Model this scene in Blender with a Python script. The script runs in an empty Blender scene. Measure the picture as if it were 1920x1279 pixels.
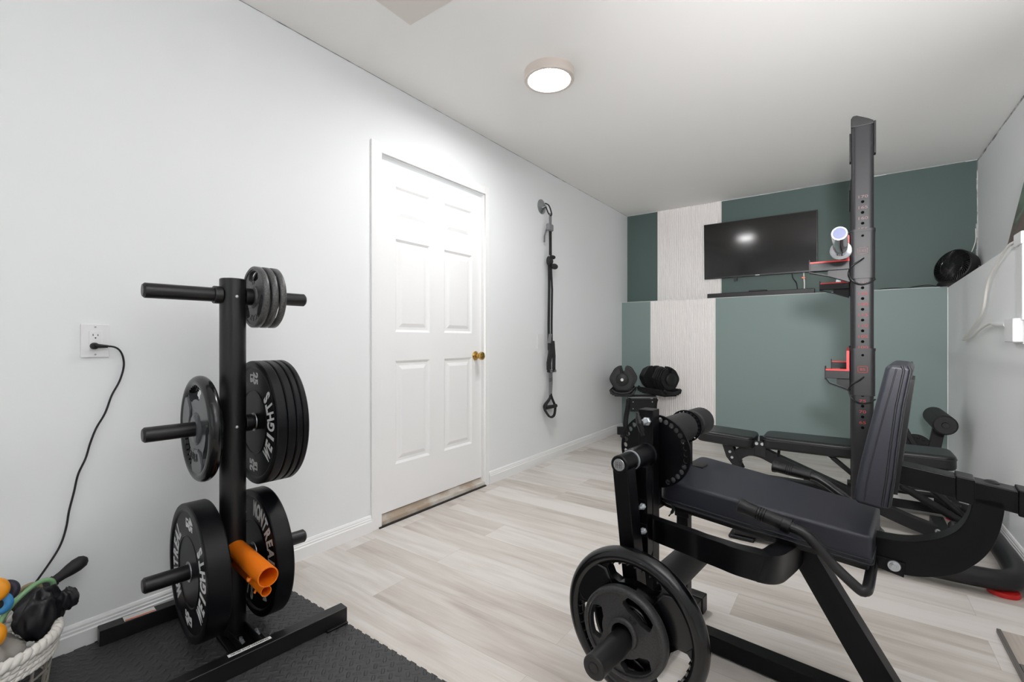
import bpy, bmesh, math, random
from mathutils import Matrix, Vector
random.seed(7)
PI = math.pi
SC = bpy.context.scene
COL = SC.collection

# ------------------------------------------------------------------ materials
def s2l(c):
    o = []
    for v in c[:3]:
        v = v / 255.0
        o.append(v / 12.92 if v <= 0.04045 else ((v + 0.055) / 1.055) ** 2.4)
    return (o[0], o[1], o[2], 1.0)

def mat(name, col, rough=0.5, metal=0.0, bump=None, speck=None, spec=0.5, emit=None, coat=0.0):
    """bump=(scale,strength)  speck=(scale,darker colour,amount)"""
    m = bpy.data.materials.new(name); m.use_nodes = True
    nt = m.node_tree; n = nt.nodes; b = n['Principled BSDF']
    b.inputs['Base Color'].default_value = s2l(col)
    b.inputs['Roughness'].default_value = rough
    b.inputs['Metallic'].default_value = metal
    b.inputs['Specular IOR Level'].default_value = spec
    b.inputs['Coat Weight'].default_value = coat
    if emit:
        b.inputs['Emission Color'].default_value = s2l(emit[0]); b.inputs['Emission Strength'].default_value = emit[1]
    if bump or speck:
        tc = n.new('ShaderNodeTexCoord')
    if speck:
        no = n.new('ShaderNodeTexNoise'); no.inputs['Scale'].default_value = speck[0]; no.inputs['Detail'].default_value = 4
        nt.links.new(tc.outputs['Object'], no.inputs['Vector'])
        cr = n.new('ShaderNodeValToRGB'); cr.color_ramp.elements[0].position = 0.5 - speck[2]; cr.color_ramp.elements[1].position = 0.5 + speck[2]
        cr.color_ramp.elements[0].color = s2l(speck[1]); cr.color_ramp.elements[1].color = s2l(col)
        nt.links.new(no.outputs['Fac'], cr.inputs['Fac']); nt.links.new(cr.outputs['Color'], b.inputs['Base Color'])
    if bump:
        nb = n.new('ShaderNodeTexNoise'); nb.inputs['Scale'].default_value = bump[0]; nb.inputs['Detail'].default_value = 3
        nt.links.new(tc.outputs['Object'], nb.inputs['Vector'])
        bp = n.new('ShaderNodeBump'); bp.inputs['Strength'].default_value = bump[1]; bp.inputs['Distance'].default_value = 0.002
        nt.links.new(nb.outputs['Fac'], bp.inputs['Height']); nt.links.new(bp.outputs['Normal'], b.inputs['Normal'])
    return m

M = {}
M['wall'] = mat('white_wall_paint', (239, 241, 242), 0.55, bump=(60, 0.08), spec=0.3)
M['ceil'] = mat('white_ceiling_paint', (243, 242, 240), 0.8, bump=(90, 0.05), spec=0.2)
M['green'] = mat('dark_green_wall_paint', (84, 101, 97), 0.55, bump=(70, 0.1), spec=0.35)
M['green_low'] = mat('grey_green_wall_paint', (129, 146, 143), 0.55, bump=(70, 0.1), spec=0.35)
M['flute'] = mat('white_fluted_panel', (243, 240, 238), 0.5)
M['door'] = mat('white_door_paint', (243, 243, 243), 0.4)
M['trim'] = mat('white_trim_paint', (243, 243, 243), 0.4)
M['crack'] = mat('grey_caulk', (120, 122, 126), 0.9, speck=(14, (205, 205, 205), 0.12))
M['sill'] = mat('worn_wood_sill', (214, 209, 202), 0.6, speck=(5, (176, 160, 142), 0.08))
M['dark_gap'] = mat('dark_gap', (40, 36, 33), 0.8)
M['beige'] = mat('beige_patch', (220, 215, 208), 0.7)
M['black'] = mat('black_powder_coat', (5, 5, 8), 0.34, bump=(700, 0.04), spec=0.22)
M['black2'] = mat('black_satin_tube', (19, 18, 19), 0.38, bump=(500, 0.05))
M['rubber'] = mat('black_rubber', (9, 9, 11), 0.42, spec=0.4)
M['bumper'] = mat('bumper_plate_rubber', (6, 7, 11), 0.38, bump=(300, 0.03), spec=0.25)
M['grip'] = mat('glossy_moulded_rubber', (8, 9, 12), 0.2)
M['gripface'] = mat('grey_moulded_rubber_face', (66, 68, 72), 0.24)
M['iron'] = mat('cast_iron_hammertone', (98, 98, 98), 0.4, 0.3, bump=(260, 0.15), speck=(220, (66, 66, 66), 0.2))
M['iron_dark'] = mat('dark_cast_iron_hammertone', (60, 60, 61), 0.42, 0.2, bump=(260, 0.2), speck=(220, (40, 40, 40), 0.2))
M['vinyl'] = mat('black_vinyl', (34, 36, 45), 0.46, bump=(450, 0.14))
M['vinyl2'] = mat('smooth_black_vinyl', (16, 17, 19), 0.34)
M['hole'] = mat('open_hole', (3, 3, 3), 0.9, spec=0.1)
M['rack'] = mat('dark_grey_rack_paint', (25, 24, 27), 0.45, bump=(600, 0.05), spec=0.4)
M['fan'] = mat('glossy_black_fan_plastic', (30, 30, 31), 0.25)
M['thread'] = mat('dark_piping', (25, 26, 30), 0.45)
M['foam'] = mat('black_foam', (24, 24, 25), 0.6, bump=(500, 0.1))
M['chrome'] = mat('polished_chrome', (215, 218, 222), 0.12, 1.0)
M['zinc'] = mat('zinc_bolt', (200, 204, 208), 0.38, 0.75)
M['steel'] = mat('brushed_steel', (170, 172, 175), 0.35, 1.0)
M['nickel'] = mat('brushed_nickel', (226, 216, 208), 0.4, 0.5)
M['brass'] = mat('polished_brass', (196, 158, 88), 0.22, 1.0)
M['orange'] = mat('orange_powder_coat', (238, 122, 16), 0.4)
M['yellow'] = mat('orange_yellow_rubber', (236, 152, 20), 0.45)
M['blue'] = mat('blue_rubber', (60, 140, 200), 0.45)
M['bluecap'] = mat('blue_end_cap', (40, 55, 105), 0.4)
M['navy'] = mat('dark_purple_rubber', (48, 44, 62), 0.5)
M['greentube'] = mat('green_rubber_tube', (132, 176, 130), 0.4)
M['tantube'] = mat('tan_rubber_tube', (150, 138, 108), 0.45)
M['white_plastic'] = mat('white_plastic', (236, 236, 237), 0.35)
M['ivory'] = mat('ivory_cable', (232, 230, 224), 0.45)
M['letter'] = mat('pale_grey_lettering', (222, 222, 222), 0.6)
M['emboss'] = mat('dark_emboss', (16, 16, 18), 0.4)
M['red'] = mat('red_plastic', (205, 52, 50), 0.45)
M['redfoot'] = mat('red_rubber_foot', (200, 30, 28), 0.5)
M['print_high'] = mat('faded_red_print', (104, 80, 80), 0.6)
M['print_low'] = mat('red_print', (140, 44, 40), 0.6)
M['tvblack'] = mat('black_television_bezel', (18, 18, 19), 0.35)
M['screen'] = mat('dark_glossy_screen', (13, 11, 11), 0.11, spec=0.6, bump=(3, 0.008))
M['black_plastic'] = mat('black_plastic', (10, 10, 11), 0.45)
M['dumb'] = mat('dumbbell_black_plastic', (20, 20, 21), 0.5, bump=(200, 0.1))
M['strap'] = mat('black_webbing', (42, 42, 43), 0.85, bump=(600, 0.2))
M['greystrap'] = mat('grey_webbing', (130, 130, 134), 0.8, bump=(600, 0.2))
M['rope'] = mat('white_cotton_rope', (226, 222, 216), 0.85, bump=(300, 0.3))
M['wire'] = mat('light_metal_wire', (186, 180, 172), 0.4, 0.6)
M['satin'] = mat('black_satin_cloth', (20, 20, 25), 0.4, bump=(30, 0.3))
M['greycloth'] = mat('grey_satin_cloth', (146, 142, 136), 0.45, bump=(25, 0.4))
M['sticker'] = mat('white_sticker', (222, 222, 220), 0.5)
M['sticker_orange'] = mat('orange_sticker_band', (220, 96, 50), 0.5)
M['boardgrey'] = mat('grey_metal_edging', (110, 106, 104), 0.45, 0.3)
M['copper'] = mat('copper_clip', (186, 110, 82), 0.4, 0.5)
M['lamp'] = mat('lamp_diffuser', (255, 250, 244), 0.5, emit=((250, 250, 250), 136.0))

def mat_pane():
    m = bpy.data.materials.new('window_glass'); m.use_nodes = True
    nt = m.node_tree; nt.nodes.remove(nt.nodes['Principled BSDF'])
    tr = nt.nodes.new('ShaderNodeBsdfTransparent'); gl = nt.nodes.new('ShaderNodeBsdfGlossy'); gl.inputs['Roughness'].default_value = 0.02
    mx = nt.nodes.new('ShaderNodeMixShader'); mx.inputs[0].default_value = 0.06
    nt.links.new(tr.outputs[0], mx.inputs[1]); nt.links.new(gl.outputs[0], mx.inputs[2]); nt.links.new(mx.outputs[0], nt.nodes['Material Output'].inputs['Surface'])
    return m
M['pane'] = mat_pane()

def planks_material(name, rot=False, base=((196, 188, 180), (219, 214, 209))):
    m = bpy.data.materials.new(name); m.use_nodes = True
    nt = m.node_tree; n = nt.nodes; L = nt.links; b = n['Principled BSDF']
    tc = n.new('ShaderNodeTexCoord')
    mp = n.new('ShaderNodeMapping'); mp.inputs['Rotation'].default_value = (0, 0, PI / 2 if rot else 0)
    mp.inputs['Location'].default_value = (0.37, 0.06, 0)
    L.new(tc.outputs['Object'], mp.inputs['Vector'])
    br = n.new('ShaderNodeTexBrick'); br.offset = 0.37; br.offset_frequency = 2; br.squash = 1
    br.inputs['Scale'].default_value = 1.0; br.inputs['Mortar Size'].default_value = 0.0007
    br.inputs['Mortar Smooth'].default_value = 0.3; br.inputs['Bias'].default_value = 0
    br.inputs['Brick Width'].default_value = 1.22; br.inputs['Row Height'].default_value = 0.182
    br.inputs['Color1'].default_value = (0, 0, 0, 1); br.inputs['Color2'].default_value = (1, 1, 1, 1); br.inputs['Mortar'].default_value = (0.5, 0.5, 0.5, 1)
    L.new(mp.outputs['Vector'], br.inputs['Vector'])
    wv = n.new('ShaderNodeMath'); wv.operation = 'MULTIPLY'; wv.inputs[1].default_value = 37.0
    L.new(br.outputs['Color'], wv.inputs[0])
    def grain(sx, sy, detail, dist):
        mm = n.new('ShaderNodeMapping'); mm.inputs['Scale'].default_value = (sx, sy, 1)
        L.new(mp.outputs['Vector'], mm.inputs['Vector'])
        no = n.new('ShaderNodeTexNoise'); no.noise_dimensions = '4D'; no.inputs['Scale'].default_value = 1.0
        no.inputs['Detail'].default_value = detail; no.inputs['Distortion'].default_value = dist
        L.new(mm.outputs['Vector'], no.inputs['Vector']); L.new(wv.outputs[0], no.inputs['W'])
        return no
    g1 = grain(1.6, 16, 5, 0.8); g2 = grain(5, 120, 3, 0.2); g3 = grain(0.7, 4, 2, 0.5)
    def madd(a, k, c):
        x = n.new('ShaderNodeMath'); x.operation = 'MULTIPLY_ADD'; L.new(a, x.inputs[0]); x.inputs[1].default_value = k
        if isinstance(c, float): x.inputs[2].default_value = c
        else: L.new(c, x.inputs[2])
        return x.outputs[0]
    v = madd(br.outputs['Color'], 0.5, -0.80)
    v = madd(g1.outputs['Fac'], 1.6, v); v = madd(g2.outputs['Fac'], 0.45, v); v = madd(g3.outputs['Fac'], 0.45, v)
    cr = n.new('ShaderNodeValToRGB')
    e = cr.color_ramp.elements
    e[0].position = 0.05; e[0].color = s2l((166, 157, 149)); e[1].position = 0.95; e[1].color = s2l(base[1])
    k = e.new(0.45); k.color = s2l(base[0])
    L.new(v, cr.inputs['Fac'])
    mx = n.new('ShaderNodeMix'); mx.data_type = 'RGBA'; mx.inputs[7].default_value = s2l((176, 168, 160))
    L.new(br.outputs['Fac'], mx.inputs[0]); L.new(cr.outputs['Color'], mx.inputs[6]); L.new(mx.outputs[2], b.inputs['Base Color'])
    b.inputs['Roughness'].default_value = 0.42; b.inputs['Specular IOR Level'].default_value = 0.4
    bp = n.new('ShaderNodeBump'); bp.inputs['Strength'].default_value = 0.12; bp.inputs['Distance'].default_value = 0.002
    L.new(g2.outputs['Fac'], bp.inputs['Height']); L.new(bp.outputs['Normal'], b.inputs['Normal'])
    return m
M['floor'] = planks_material('light_oak_vinyl_planks')
M['board'] = planks_material('grey_wood_board', True, ((168, 158, 148), (190, 182, 173)))

def mat_tread():
    """rubber with short raised bars turned alternately, as on gym floor tiles"""
    m = bpy.data.materials.new('black_rubber_tread'); m.use_nodes = True
    nt = m.node_tree; n = nt.nodes; L = nt.links; b = n['Principled BSDF']
    b.inputs['Base Color'].default_value = s2l((58, 58, 59)); b.inputs['Roughness'].default_value = 0.5
    tc = n.new('ShaderNodeTexCoord'); mp = n.new('ShaderNodeMapping')
    mp.inputs['Scale'].default_value = (38, 38, 38); mp.inputs['Rotation'].default_value = (0, 0, PI / 4)
    L.new(tc.outputs['Object'], mp.inputs['Vector'])
    sp = n.new('ShaderNodeSeparateXYZ'); L.new(mp.outputs['Vector'], sp.inputs[0])
    def mth(op, a, bb=None):
        x = n.new('ShaderNodeMath'); x.operation = op
        for i, q in enumerate((a, bb)):
            if q is None: continue
            if isinstance(q, (int, float)): x.inputs[i].default_value = q
            else: L.new(q, x.inputs[i])
        return x.outputs[0]
    u, v = sp.outputs[0], sp.outputs[1]
    par = mth('MODULO', mth('ADD', mth('ADD', mth('FLOOR', u), mth('FLOOR', v)), 2000), 2)
    lu = mth('SUBTRACT', mth('FRACT', u), 0.5); lv = mth('SUBTRACT', mth('FRACT', v), 0.5)
    def ell(a, c):
        return mth('ADD', mth('POWER', mth('ABSOLUTE', mth('DIVIDE', a, 0.56)), 2), mth('POWER', mth('ABSOLUTE', mth('DIVIDE', c, 0.2)), 2))
    e1 = ell(lu, lv); e2 = ell(lv, lu)
    mix = mth('ADD', mth('MULTIPLY', par, e1), mth('MULTIPLY', mth('SUBTRACT', 1, par), e2))
    h = n.new('ShaderNodeMapRange'); h.inputs['From Min'].default_value = 0.5; h.inputs['From Max'].default_value = 1.3
    h.inputs['To Min'].default_value = 1; h.inputs['To Max'].default_value = 0
    L.new(mix, h.inputs['Value'])
    bp = n.new('ShaderNodeBump'); bp.inputs['Strength'].default_value = 0.9; bp.inputs['Distance'].default_value = 0.004
    L.new(h.outputs[0], bp.inputs['Height']); L.new(bp.outputs['Normal'], b.inputs['Normal'])
    return m
M['tread'] = mat_tread()

def mat_photo():
    m = bpy.data.materials.new('dark_landscape_print'); m.use_nodes = True
    nt = m.node_tree; n = nt.nodes; L = nt.links; b = n['Principled BSDF']
    tc = n.new('ShaderNodeTexCoord'); no = n.new('ShaderNodeTexNoise')
    no.inputs['Scale'].default_value = 6; no.inputs['Detail'].default_value = 4; no.inputs['Distortion'].default_value = 1.5
    L.new(tc.outputs['Object'], no.inputs['Vector'])
    sp = n.new('ShaderNodeSeparateXYZ'); L.new(tc.outputs['Object'], sp.inputs[0])
    ad = n.new('ShaderNodeMath'); ad.operation = 'MULTIPLY_ADD'; ad.inputs[1].default_value = 0.55
    L.new(no.outputs['Fac'], ad.inputs[0]); L.new(sp.outputs[2], ad.inputs[2])
    cr = n.new('ShaderNodeValToRGB'); e = cr.color_ramp.elements
    e[0].position = 0.28; e[0].color = s2l((88, 78, 74)); e[1].position = 0.62; e[1].color = s2l((62, 84, 74))
    for p, c in ((0.36, (118, 92, 84)), (0.45, (84, 70, 62)), (0.5, (92, 112, 96)), (0.56, (120, 134, 120))):
        k = e.new(p); k.color = s2l(c)
    L.new(ad.outputs[0], cr.inputs['Fac']); L.new(cr.outputs['Color'], b.inputs['Base Color']); b.inputs['Roughness'].default_value = 0.3
    return m
M['photo'] = mat_photo()

# ------------------------------------------------------------------ mesh helpers
def catmull(pts, k=8):
    P = [Vector(p) for p in pts]
    if len(P) < 3: return P
    out = []
    for i in range(len(P) - 1):
        p0 = P[i - 1] if i else P[0] * 2 - P[1]
        p1, p2 = P[i], P[i + 1]
        p3 = P[i + 2] if i + 2 < len(P) else P[-1] * 2 - P[-2]
        for j in range(k):
            t = j / k
            out.append(0.5 * ((2 * p1) + (p2 - p0) * t + (2 * p0 - 5 * p1 + 4 * p2 - p3) * t * t + (3 * p1 - p0 - 3 * p2 + p3) * t ** 3))
    out.append(P[-1]); return out

class B:
    def __init__(s): s.bm = bmesh.new()
    def box(s, x0, x1, y0, y1, z0, z1, mx=None):
        vs = [s.bm.verts.new(Vector((x, y, z)) if mx is None else mx @ Vector((x, y, z))) for z in (z0, z1) for y in (y0, y1) for x in (x0, x1)]
        for f in ((0, 2, 3, 1), (4, 5, 7, 6), (0, 1, 5, 4), (2, 6, 7, 3), (0, 4, 6, 2), (1, 3, 7, 5)):
            s.bm.faces.new([vs[i] for i in f])
        return s
    def prism(s, pts, vec):
        vec = Vector(vec); a = [s.bm.verts.new(Vector(p)) for p in pts]; b = [s.bm.verts.new(Vector(p) + vec) for p in pts]
        n = len(a); s.bm.faces.new(a[::-1]); s.bm.faces.new(b)
        for i in range(n): s.bm.faces.new((a[i], a[(i + 1) % n], b[(i + 1) % n], b[i]))
        return s
    def tube(s, pts, r, seg=14, smooth=0, caps=True, flat=1.0, closed=False):
        P = catmull(pts, smooth) if smooth else [Vector(p) for p in pts]
        n = len(P); R = r if isinstance(r, (list, tuple)) else [r] * n
        if len(R) != n: R = [R[min(int(i * (len(R) - 1) / (n - 1) + 0.5), len(R) - 1)] for i in range(n)]
        T = []
        for i in range(n):
            if closed: d = P[(i + 1) % n] - P[i - 1]
            else: d = P[min(i + 1, n - 1)] - P[max(i - 1, 0)]
            T.append(d.normalized())
        up = Vector((0, 0, 1)) if abs(T[0].z) < 0.9 else Vector((0, 1, 0))
        u = T[0].cross(up).normalized(); rings = []
        for i in range(n):
            u = (u - T[i] * u.dot(T[i])).normalized(); w = T[i].cross(u)
            rings.append([s.bm.verts.new(P[i] + (u * math.cos(a) + w * math.sin(a) * flat) * R[i]) for a in (2 * PI * k / seg for k in range(seg))])
        for i in range(n if closed else n - 1):
            A, Bq = rings[i], rings[(i + 1) % n]
            for k in range(seg): s.bm.faces.new((A[k], A[(k + 1) % seg], Bq[(k + 1) % seg], Bq[k]))
        if caps and not closed:
            s.bm.faces.new(rings[0][::-1]); s.bm.faces.new(rings[-1])
        return s
    def cyl(s, p0, p1, r, seg=24, r2=None): return s.tube([p0, p1], [r, r if r2 is None else r2], seg)
    def sweep(s, pts, w, h, up=(0, 0, 1), smooth=0, ups=None):
        """rectangular section: w across, h along up"""
        P = catmull(pts, smooth) if smooth else [Vector(p) for p in pts]
        n = len(P); rings = []
        for i in range(n):
            d = (P[min(i + 1, n - 1)] - P[max(i - 1, 0)]).normalized(); U = Vector(up)
            side = d.cross(U).normalized(); U2 = side.cross(d).normalized()
            rings.append([s.bm.verts.new(P[i] + side * a * w / 2 + U2 * b * h / 2) for a, b in ((-1, -1), (1, -1), (1, 1), (-1, 1))])
        for i in range(n - 1):
            for k in range(4): s.bm.faces.new((rings[i][k], rings[i][(k + 1) % 4], rings[i + 1][(k + 1) % 4], rings[i + 1][k]))
        s.bm.faces.new(rings[0][::-1]); s.bm.faces.new(rings[-1])
        return s
    def lathe(s, prof, mx=None, seg=48, closed=True, fn=None):
        """profile of (radius, y) about the local Y axis"""
        mx = mx or Matrix.Identity(4); rings = []
        for k in range(seg):
            a = 2 * PI * k / seg
            rings.append([s.bm.verts.new(mx @ Vector((r * math.cos(a), y, r * math.sin(a)))) for r, y in prof])
        m = len(prof)
        for k in range(seg):
            A, Bq = rings[k], rings[(k + 1) % seg]
            for i in range(m if closed else m - 1):
                j = (i + 1) % m
                s.bm.faces.new((A[i], A[j], Bq[j], Bq[i]))
        return s
    def sphere(s, c, r, sx=1, sy=1, sz=1, seg=20, mx=None):
        m = Matrix.Translation(Vector(c)) @ Matrix.Diagonal((r * sx, r * sy, r * sz, 1))
        if mx is not None: m = mx @ m
        bmesh.ops.create_uvsphere(s.bm, u_segments=seg, v_segments=seg // 2, radius=1, matrix=m); return s
    def mesh(s, me, mx=None):
        if mx is not None: me.transform(mx)
        s.bm.from_mesh(me); bpy.data.meshes.remove(me); return s
    def obj(s, name, material, parent=None, bevel=0.0, seg=2, ang=38, smooth=True, label=None, subsurf=0):
        bmesh.ops.remove_doubles(s.bm, verts=s.bm.verts, dist=1e-6)
        bmesh.ops.recalc_face_normals(s.bm, faces=s.bm.faces)
        if smooth:
            lim = math.radians(ang)
            for f in s.bm.faces: f.smooth = True
            if not bevel:
                for e in s.bm.edges:
                    if len(e.link_faces) == 2 and e.calc_face_angle(0) > lim: e.smooth = False
        me = bpy.data.meshes.new(name); s.bm.to_mesh(me); s.bm.free()
        me.materials.append(material)
        o = bpy.data.objects.new(name, me); COL.objects.link(o)
        if parent is not None: o.parent = parent
        if bevel:
            md = o.modifiers.new('bevel', 'BEVEL'); md.width = bevel; md.segments = seg; md.limit_method = 'ANGLE'
            md.angle_limit = math.radians(ang); md.harden_normals = True
        if subsurf:
            md = o.modifiers.new('subdivision', 'SUBSURF'); md.levels = subsurf; md.render_levels = subsurf
        if label: o['label'] = label
        return o

def text_mesh(t, size, bold=0.0, depth=0.0004, align='CENTER'):
    cu = bpy.data.curves.new('lettering', 'FONT'); cu.body = t; cu.size = size; cu.align_x = align; cu.align_y = 'CENTER'
    cu.extrude = depth; cu.offset = bold; cu.resolution_u = 3
    ob = bpy.data.objects.new('lettering', cu); me = bpy.data.meshes.new_from_object(ob)
    bpy.data.objects.remove(ob); bpy.data.curves.remove(cu); return me

def shape_mesh(outlines, depth):
    """flat 2D outline with holes, thickness 2*depth, in XY"""
    cu = bpy.data.curves.new('outline', 'CURVE'); cu.dimensions = '2D'; cu.fill_mode = 'BOTH'; cu.extrude = depth
    for o in outlines:
        sp = cu.splines.new('POLY'); sp.points.add(len(o) - 1); sp.use_cyclic_u = True
        for i, p in enumerate(o): sp.points[i].co = (p[0], p[1], 0, 1)
    ob = bpy.data.objects.new('outline', cu); me = bpy.data.meshes.new_from_object(ob)
    bpy.data.objects.remove(ob); bpy.data.curves.remove(cu); return me

XZ = Matrix(((1, 0, 0, 0), (0, 0, -1, 0), (0, 1, 0, 0), (0, 0, 0, 1)))      # XY drawing stood up, its front facing -Y
def circ(r, n=40, cx=0, cy=0): return [(cx + r * math.cos(2 * PI * k / n), cy + r * math.sin(2 * PI * k / n)) for k in range(n)]
def kidney(r0, r1, a0, a1, n=12, c=0.3):
    """rounded slot between two radii and two angles (degrees)"""
    a0, a1 = math.radians(a0), math.radians(a1); o = []
    ins = (r1 - r0) * c; da0 = ins / r0; da1 = ins / r1
    for k in range(n + 1):
        a = a0 + da1 + (a1 - a0 - 2 * da1) * k / n; o.append((r1 * math.cos(a), r1 * math.sin(a)))
    o.append(((r1 - ins) * math.cos(a1), (r1 - ins) * math.sin(a1))); o.append(((r0 + ins) * math.cos(a1), (r0 + ins) * math.sin(a1)))
    for k in range(n + 1):
        a = a1 - da0 - (a1 - a0 - 2 * da0) * k / n; o.append((r0 * math.cos(a), r0 * math.sin(a)))
    o.append(((r0 + ins) * math.cos(a0), (r0 + ins) * math.sin(a0))); o.append(((r1 - ins) * math.cos(a0), (r1 - ins) * math.sin(a0)))
    return o

def thing(name, label, cat, loc=(0, 0, 0), rotz=0.0, group=None):
    o = bpy.data.objects.new(name, None); o.empty_display_size = 0.1; COL.objects.link(o)
    o.location = loc; o.rotation_euler = (0, 0, rotz); o['label'] = label; o['category'] = cat
    if group: o['group'] = group
    return o
def tag(o, label, cat, group=None):
    o['label'] = label; o['category'] = cat
    if group: o['group'] = group
    return o
def struct(o): o['kind'] = 'structure'; return o
def dup(root, loc, rotz=None, label=None):
    r = root.copy(); COL.objects.link(r); r.location = loc
    if rotz is not None: r.rotation_euler = (0, 0, rotz)
    if label: r['label'] = label
    for ch in list(root.children):
        c = ch.copy(); COL.objects.link(c); c.parent = r
        for g in list(ch.children):
            d = g.copy(); COL.objects.link(d); d.parent = c
    return r

# ------------------------------------------------------------------ room (metres; left wall x=-2.14, camera over the origin)
XL, XR, XRL, YB, YBL, YF, ZC = -2.14, 0.86, 0.66, 5.31, 5.145, -1.7, 2.535
DY0, DY1, DZ = 1.688, 2.612, 2.115
struct(B().box(XL - 0.15, XR + 0.15, YF - 0.1, YB + 0.1, -0.1, 0).obj('floor', M['floor'], smooth=False))
struct(B().box(XL - 0.15, XR + 0.15, YF - 0.1, YB + 0.1, ZC, ZC + 0.1).obj('ceiling', M['ceil'], smooth=False))
w = B().box(XL - 0.13, XL, YF, DY0, 0, ZC).box(XL - 0.13, XL, DY1, YB, 0, ZC).box(XL - 0.13, XL, DY0, DY1, DZ, ZC)
struct(w.obj('wall_left', M['wall'], smooth=False))
struct(B().box(XL - 0.13, XR + 0.13, YB, YB + 0.1, 0, ZC).obj('wall_back', M['green'], smooth=False))
struct(B().box(XR, XR + 0.13, YF, YB, 0, ZC).obj('wall_right', M['wall'], smooth=False))
WX0, WX1, WZ0, WZ1 = -1.75, 0.25, 0.95, 2.25      # daylight window in the wall behind the camera
struct(B().box(XL - 0.13, WX0, YF - 0.1, YF, 0, ZC).box(WX1, XR + 0.13, YF - 0.1, YF, 0, ZC).box(WX0, WX1, YF - 0.1, YF, 0, WZ0).box(WX0, WX1, YF - 0.1, YF, WZ1, ZC).obj('wall_front', M['wall'], smooth=False))
win = B().box(WX0, WX0 + 0.05, YF - 0.08, YF - 0.02, WZ0, WZ1).box(WX1 - 0.05, WX1, YF - 0.08, YF - 0.02, WZ0, WZ1).box(WX0, WX1, YF - 0.08, YF - 0.02, WZ0, WZ0 + 0.05).box(WX0, WX1, YF - 0.08, YF - 0.02, WZ1 - 0.05, WZ1)
win = struct(win.box((WX0 + WX1) / 2 - 0.025, (WX0 + WX1) / 2 + 0.025, YF - 0.08, YF - 0.02, WZ0, WZ1).obj('window_1', M['trim'], smooth=False))
B().box(WX0, WX1, YF - 0.052, YF - 0.048, WZ0, WZ1).obj('pane', M['pane'], win, smooth=False)
struct(B().box(XL, XRL, YBL, YB, 0, 1.492).obj('wall_back_lower', M['green_low'], smooth=False))
# lower part of the right wall juts out and carries a ledge that rises a little towards the camera
struct(B().prism([(XRL, YB, 0), (XRL, YF, 0), (XRL, YF, 1.645), (XRL, YB, 1.482)], (XR - XRL, 0, 0)).obj('wall_right_lower', M['wall'], smooth=False))
# baseboards
def baseboard(name, segs, x, sgn):
    b = B()
    prof = [(0, 0), (0.016, 0), (0.016, 0.058), (0.012, 0.062), (0.012, 0.07), (0.009, 0.073), (0.009, 0.08), (0.005, 0.088), (0, 0.09)]
    for y0, y1 in segs:
        b.prism([(x + sgn * a, y0, z) for a, z in prof], (0, y1 - y0, 0))
    return struct(b.obj(name, M['trim'], smooth=False))
baseboard('baseboard_left', [(YF, 1.622), (2.66, YBL)], XL, 1)
baseboard('baseboard_right', [(YF, YBL)], XRL, -1)
# dark joints between ceiling and walls
b = B()
y = YF
while y < YB - 0.02:
    l = random.uniform(0.25, 0.6); wd = random.uniform(0.0012, 0.0035)
    b.box(XL, XL + 0.002, y, min(y + l, YB), ZC - wd, ZC - 0.0002); y += l
struct(b.obj('trim_1', M['crack'], smooth=False))
b = B(); y = YF
while y < YB - 0.02:
    l = random.uniform(0.15, 0.4); wd = random.uniform(0.008, 0.018)
    b.box(XR - 0.002, XR, y, min(y + l, YB), ZC - wd, ZC - 0.0002); y += l
z = 1.49
while z < ZC - 0.02:
    l = random.uniform(0.06, 0.2); wd = random.uniform(0.004, 0.012)
    b.box(XR - wd, XR, YB - 0.002, YB - 0.0002, z, min(z + l, ZC)); z += l
struct(b.obj('trim_2', M['crack'], smooth=False))
b = B(); x = XL
while x < XR - 0.02:
    l = random.uniform(0.08, 0.3); wd = random.uniform(0.0015, 0.004)
    b.box(x, min(x + l, XR), YB - 0.002, YB - 0.0002, ZC - wd, ZC - 0.0002); x += l
struct(b.obj('trim_3', M['wall'], smooth=False))
# white rough edges of the jutting lower walls
struct(B().box(XRL - 0.004, XRL + 0.001, YBL - 0.004, YBL - 0.0002, 0, 1.485).box(XL, XRL, YBL - 0.0015, YBL + 0.002, 1.4915, 1.4945).obj('trim_4', M['wall'], smooth=False))

# ------------------------------------------------------------------ door
struct(B().box(XL, XL + 0.012, 1.620, DY0, 0, 2.172).box(XL, XL + 0.012, DY1, 2.655, 0, 2.172).box(XL, XL + 0.012, DY0, DY1, DZ, 2.172)
       .box(XL - 0.11, XL + 0.002, DY0 - 0.0, DY0 + 0.004, 0, DZ).box(XL - 0.11, XL + 0.002, DY1 - 0.004, DY1, 0, DZ).box(XL - 0.11, XL + 0.002, DY0, DY1, DZ - 0.004, DZ)
       .obj('trim_5', M['trim'], bevel=0.002))
leaf = B(); xf = XL - 0.02
y0, y1, z0, z1 = DY0 + 0.008, DY1 - 0.008, 0.062, 2.092
wd = y1 - y0
cols = [(y0 + 0.115, y0 + 0.395), (y1 - 0.385, y1 - 0.105)]
rows = [(0.325, 0.935), (1.105, 1.655), (1.765, 1.965)]
ys = sorted([y0, y1] + [v for c in cols for v in c]); zs = sorted([z0, z1] + [v for c in rows for v in c])
leaf.box(xf - 0.04, xf - 0.012, y0, y1, z0, z1)
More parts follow.
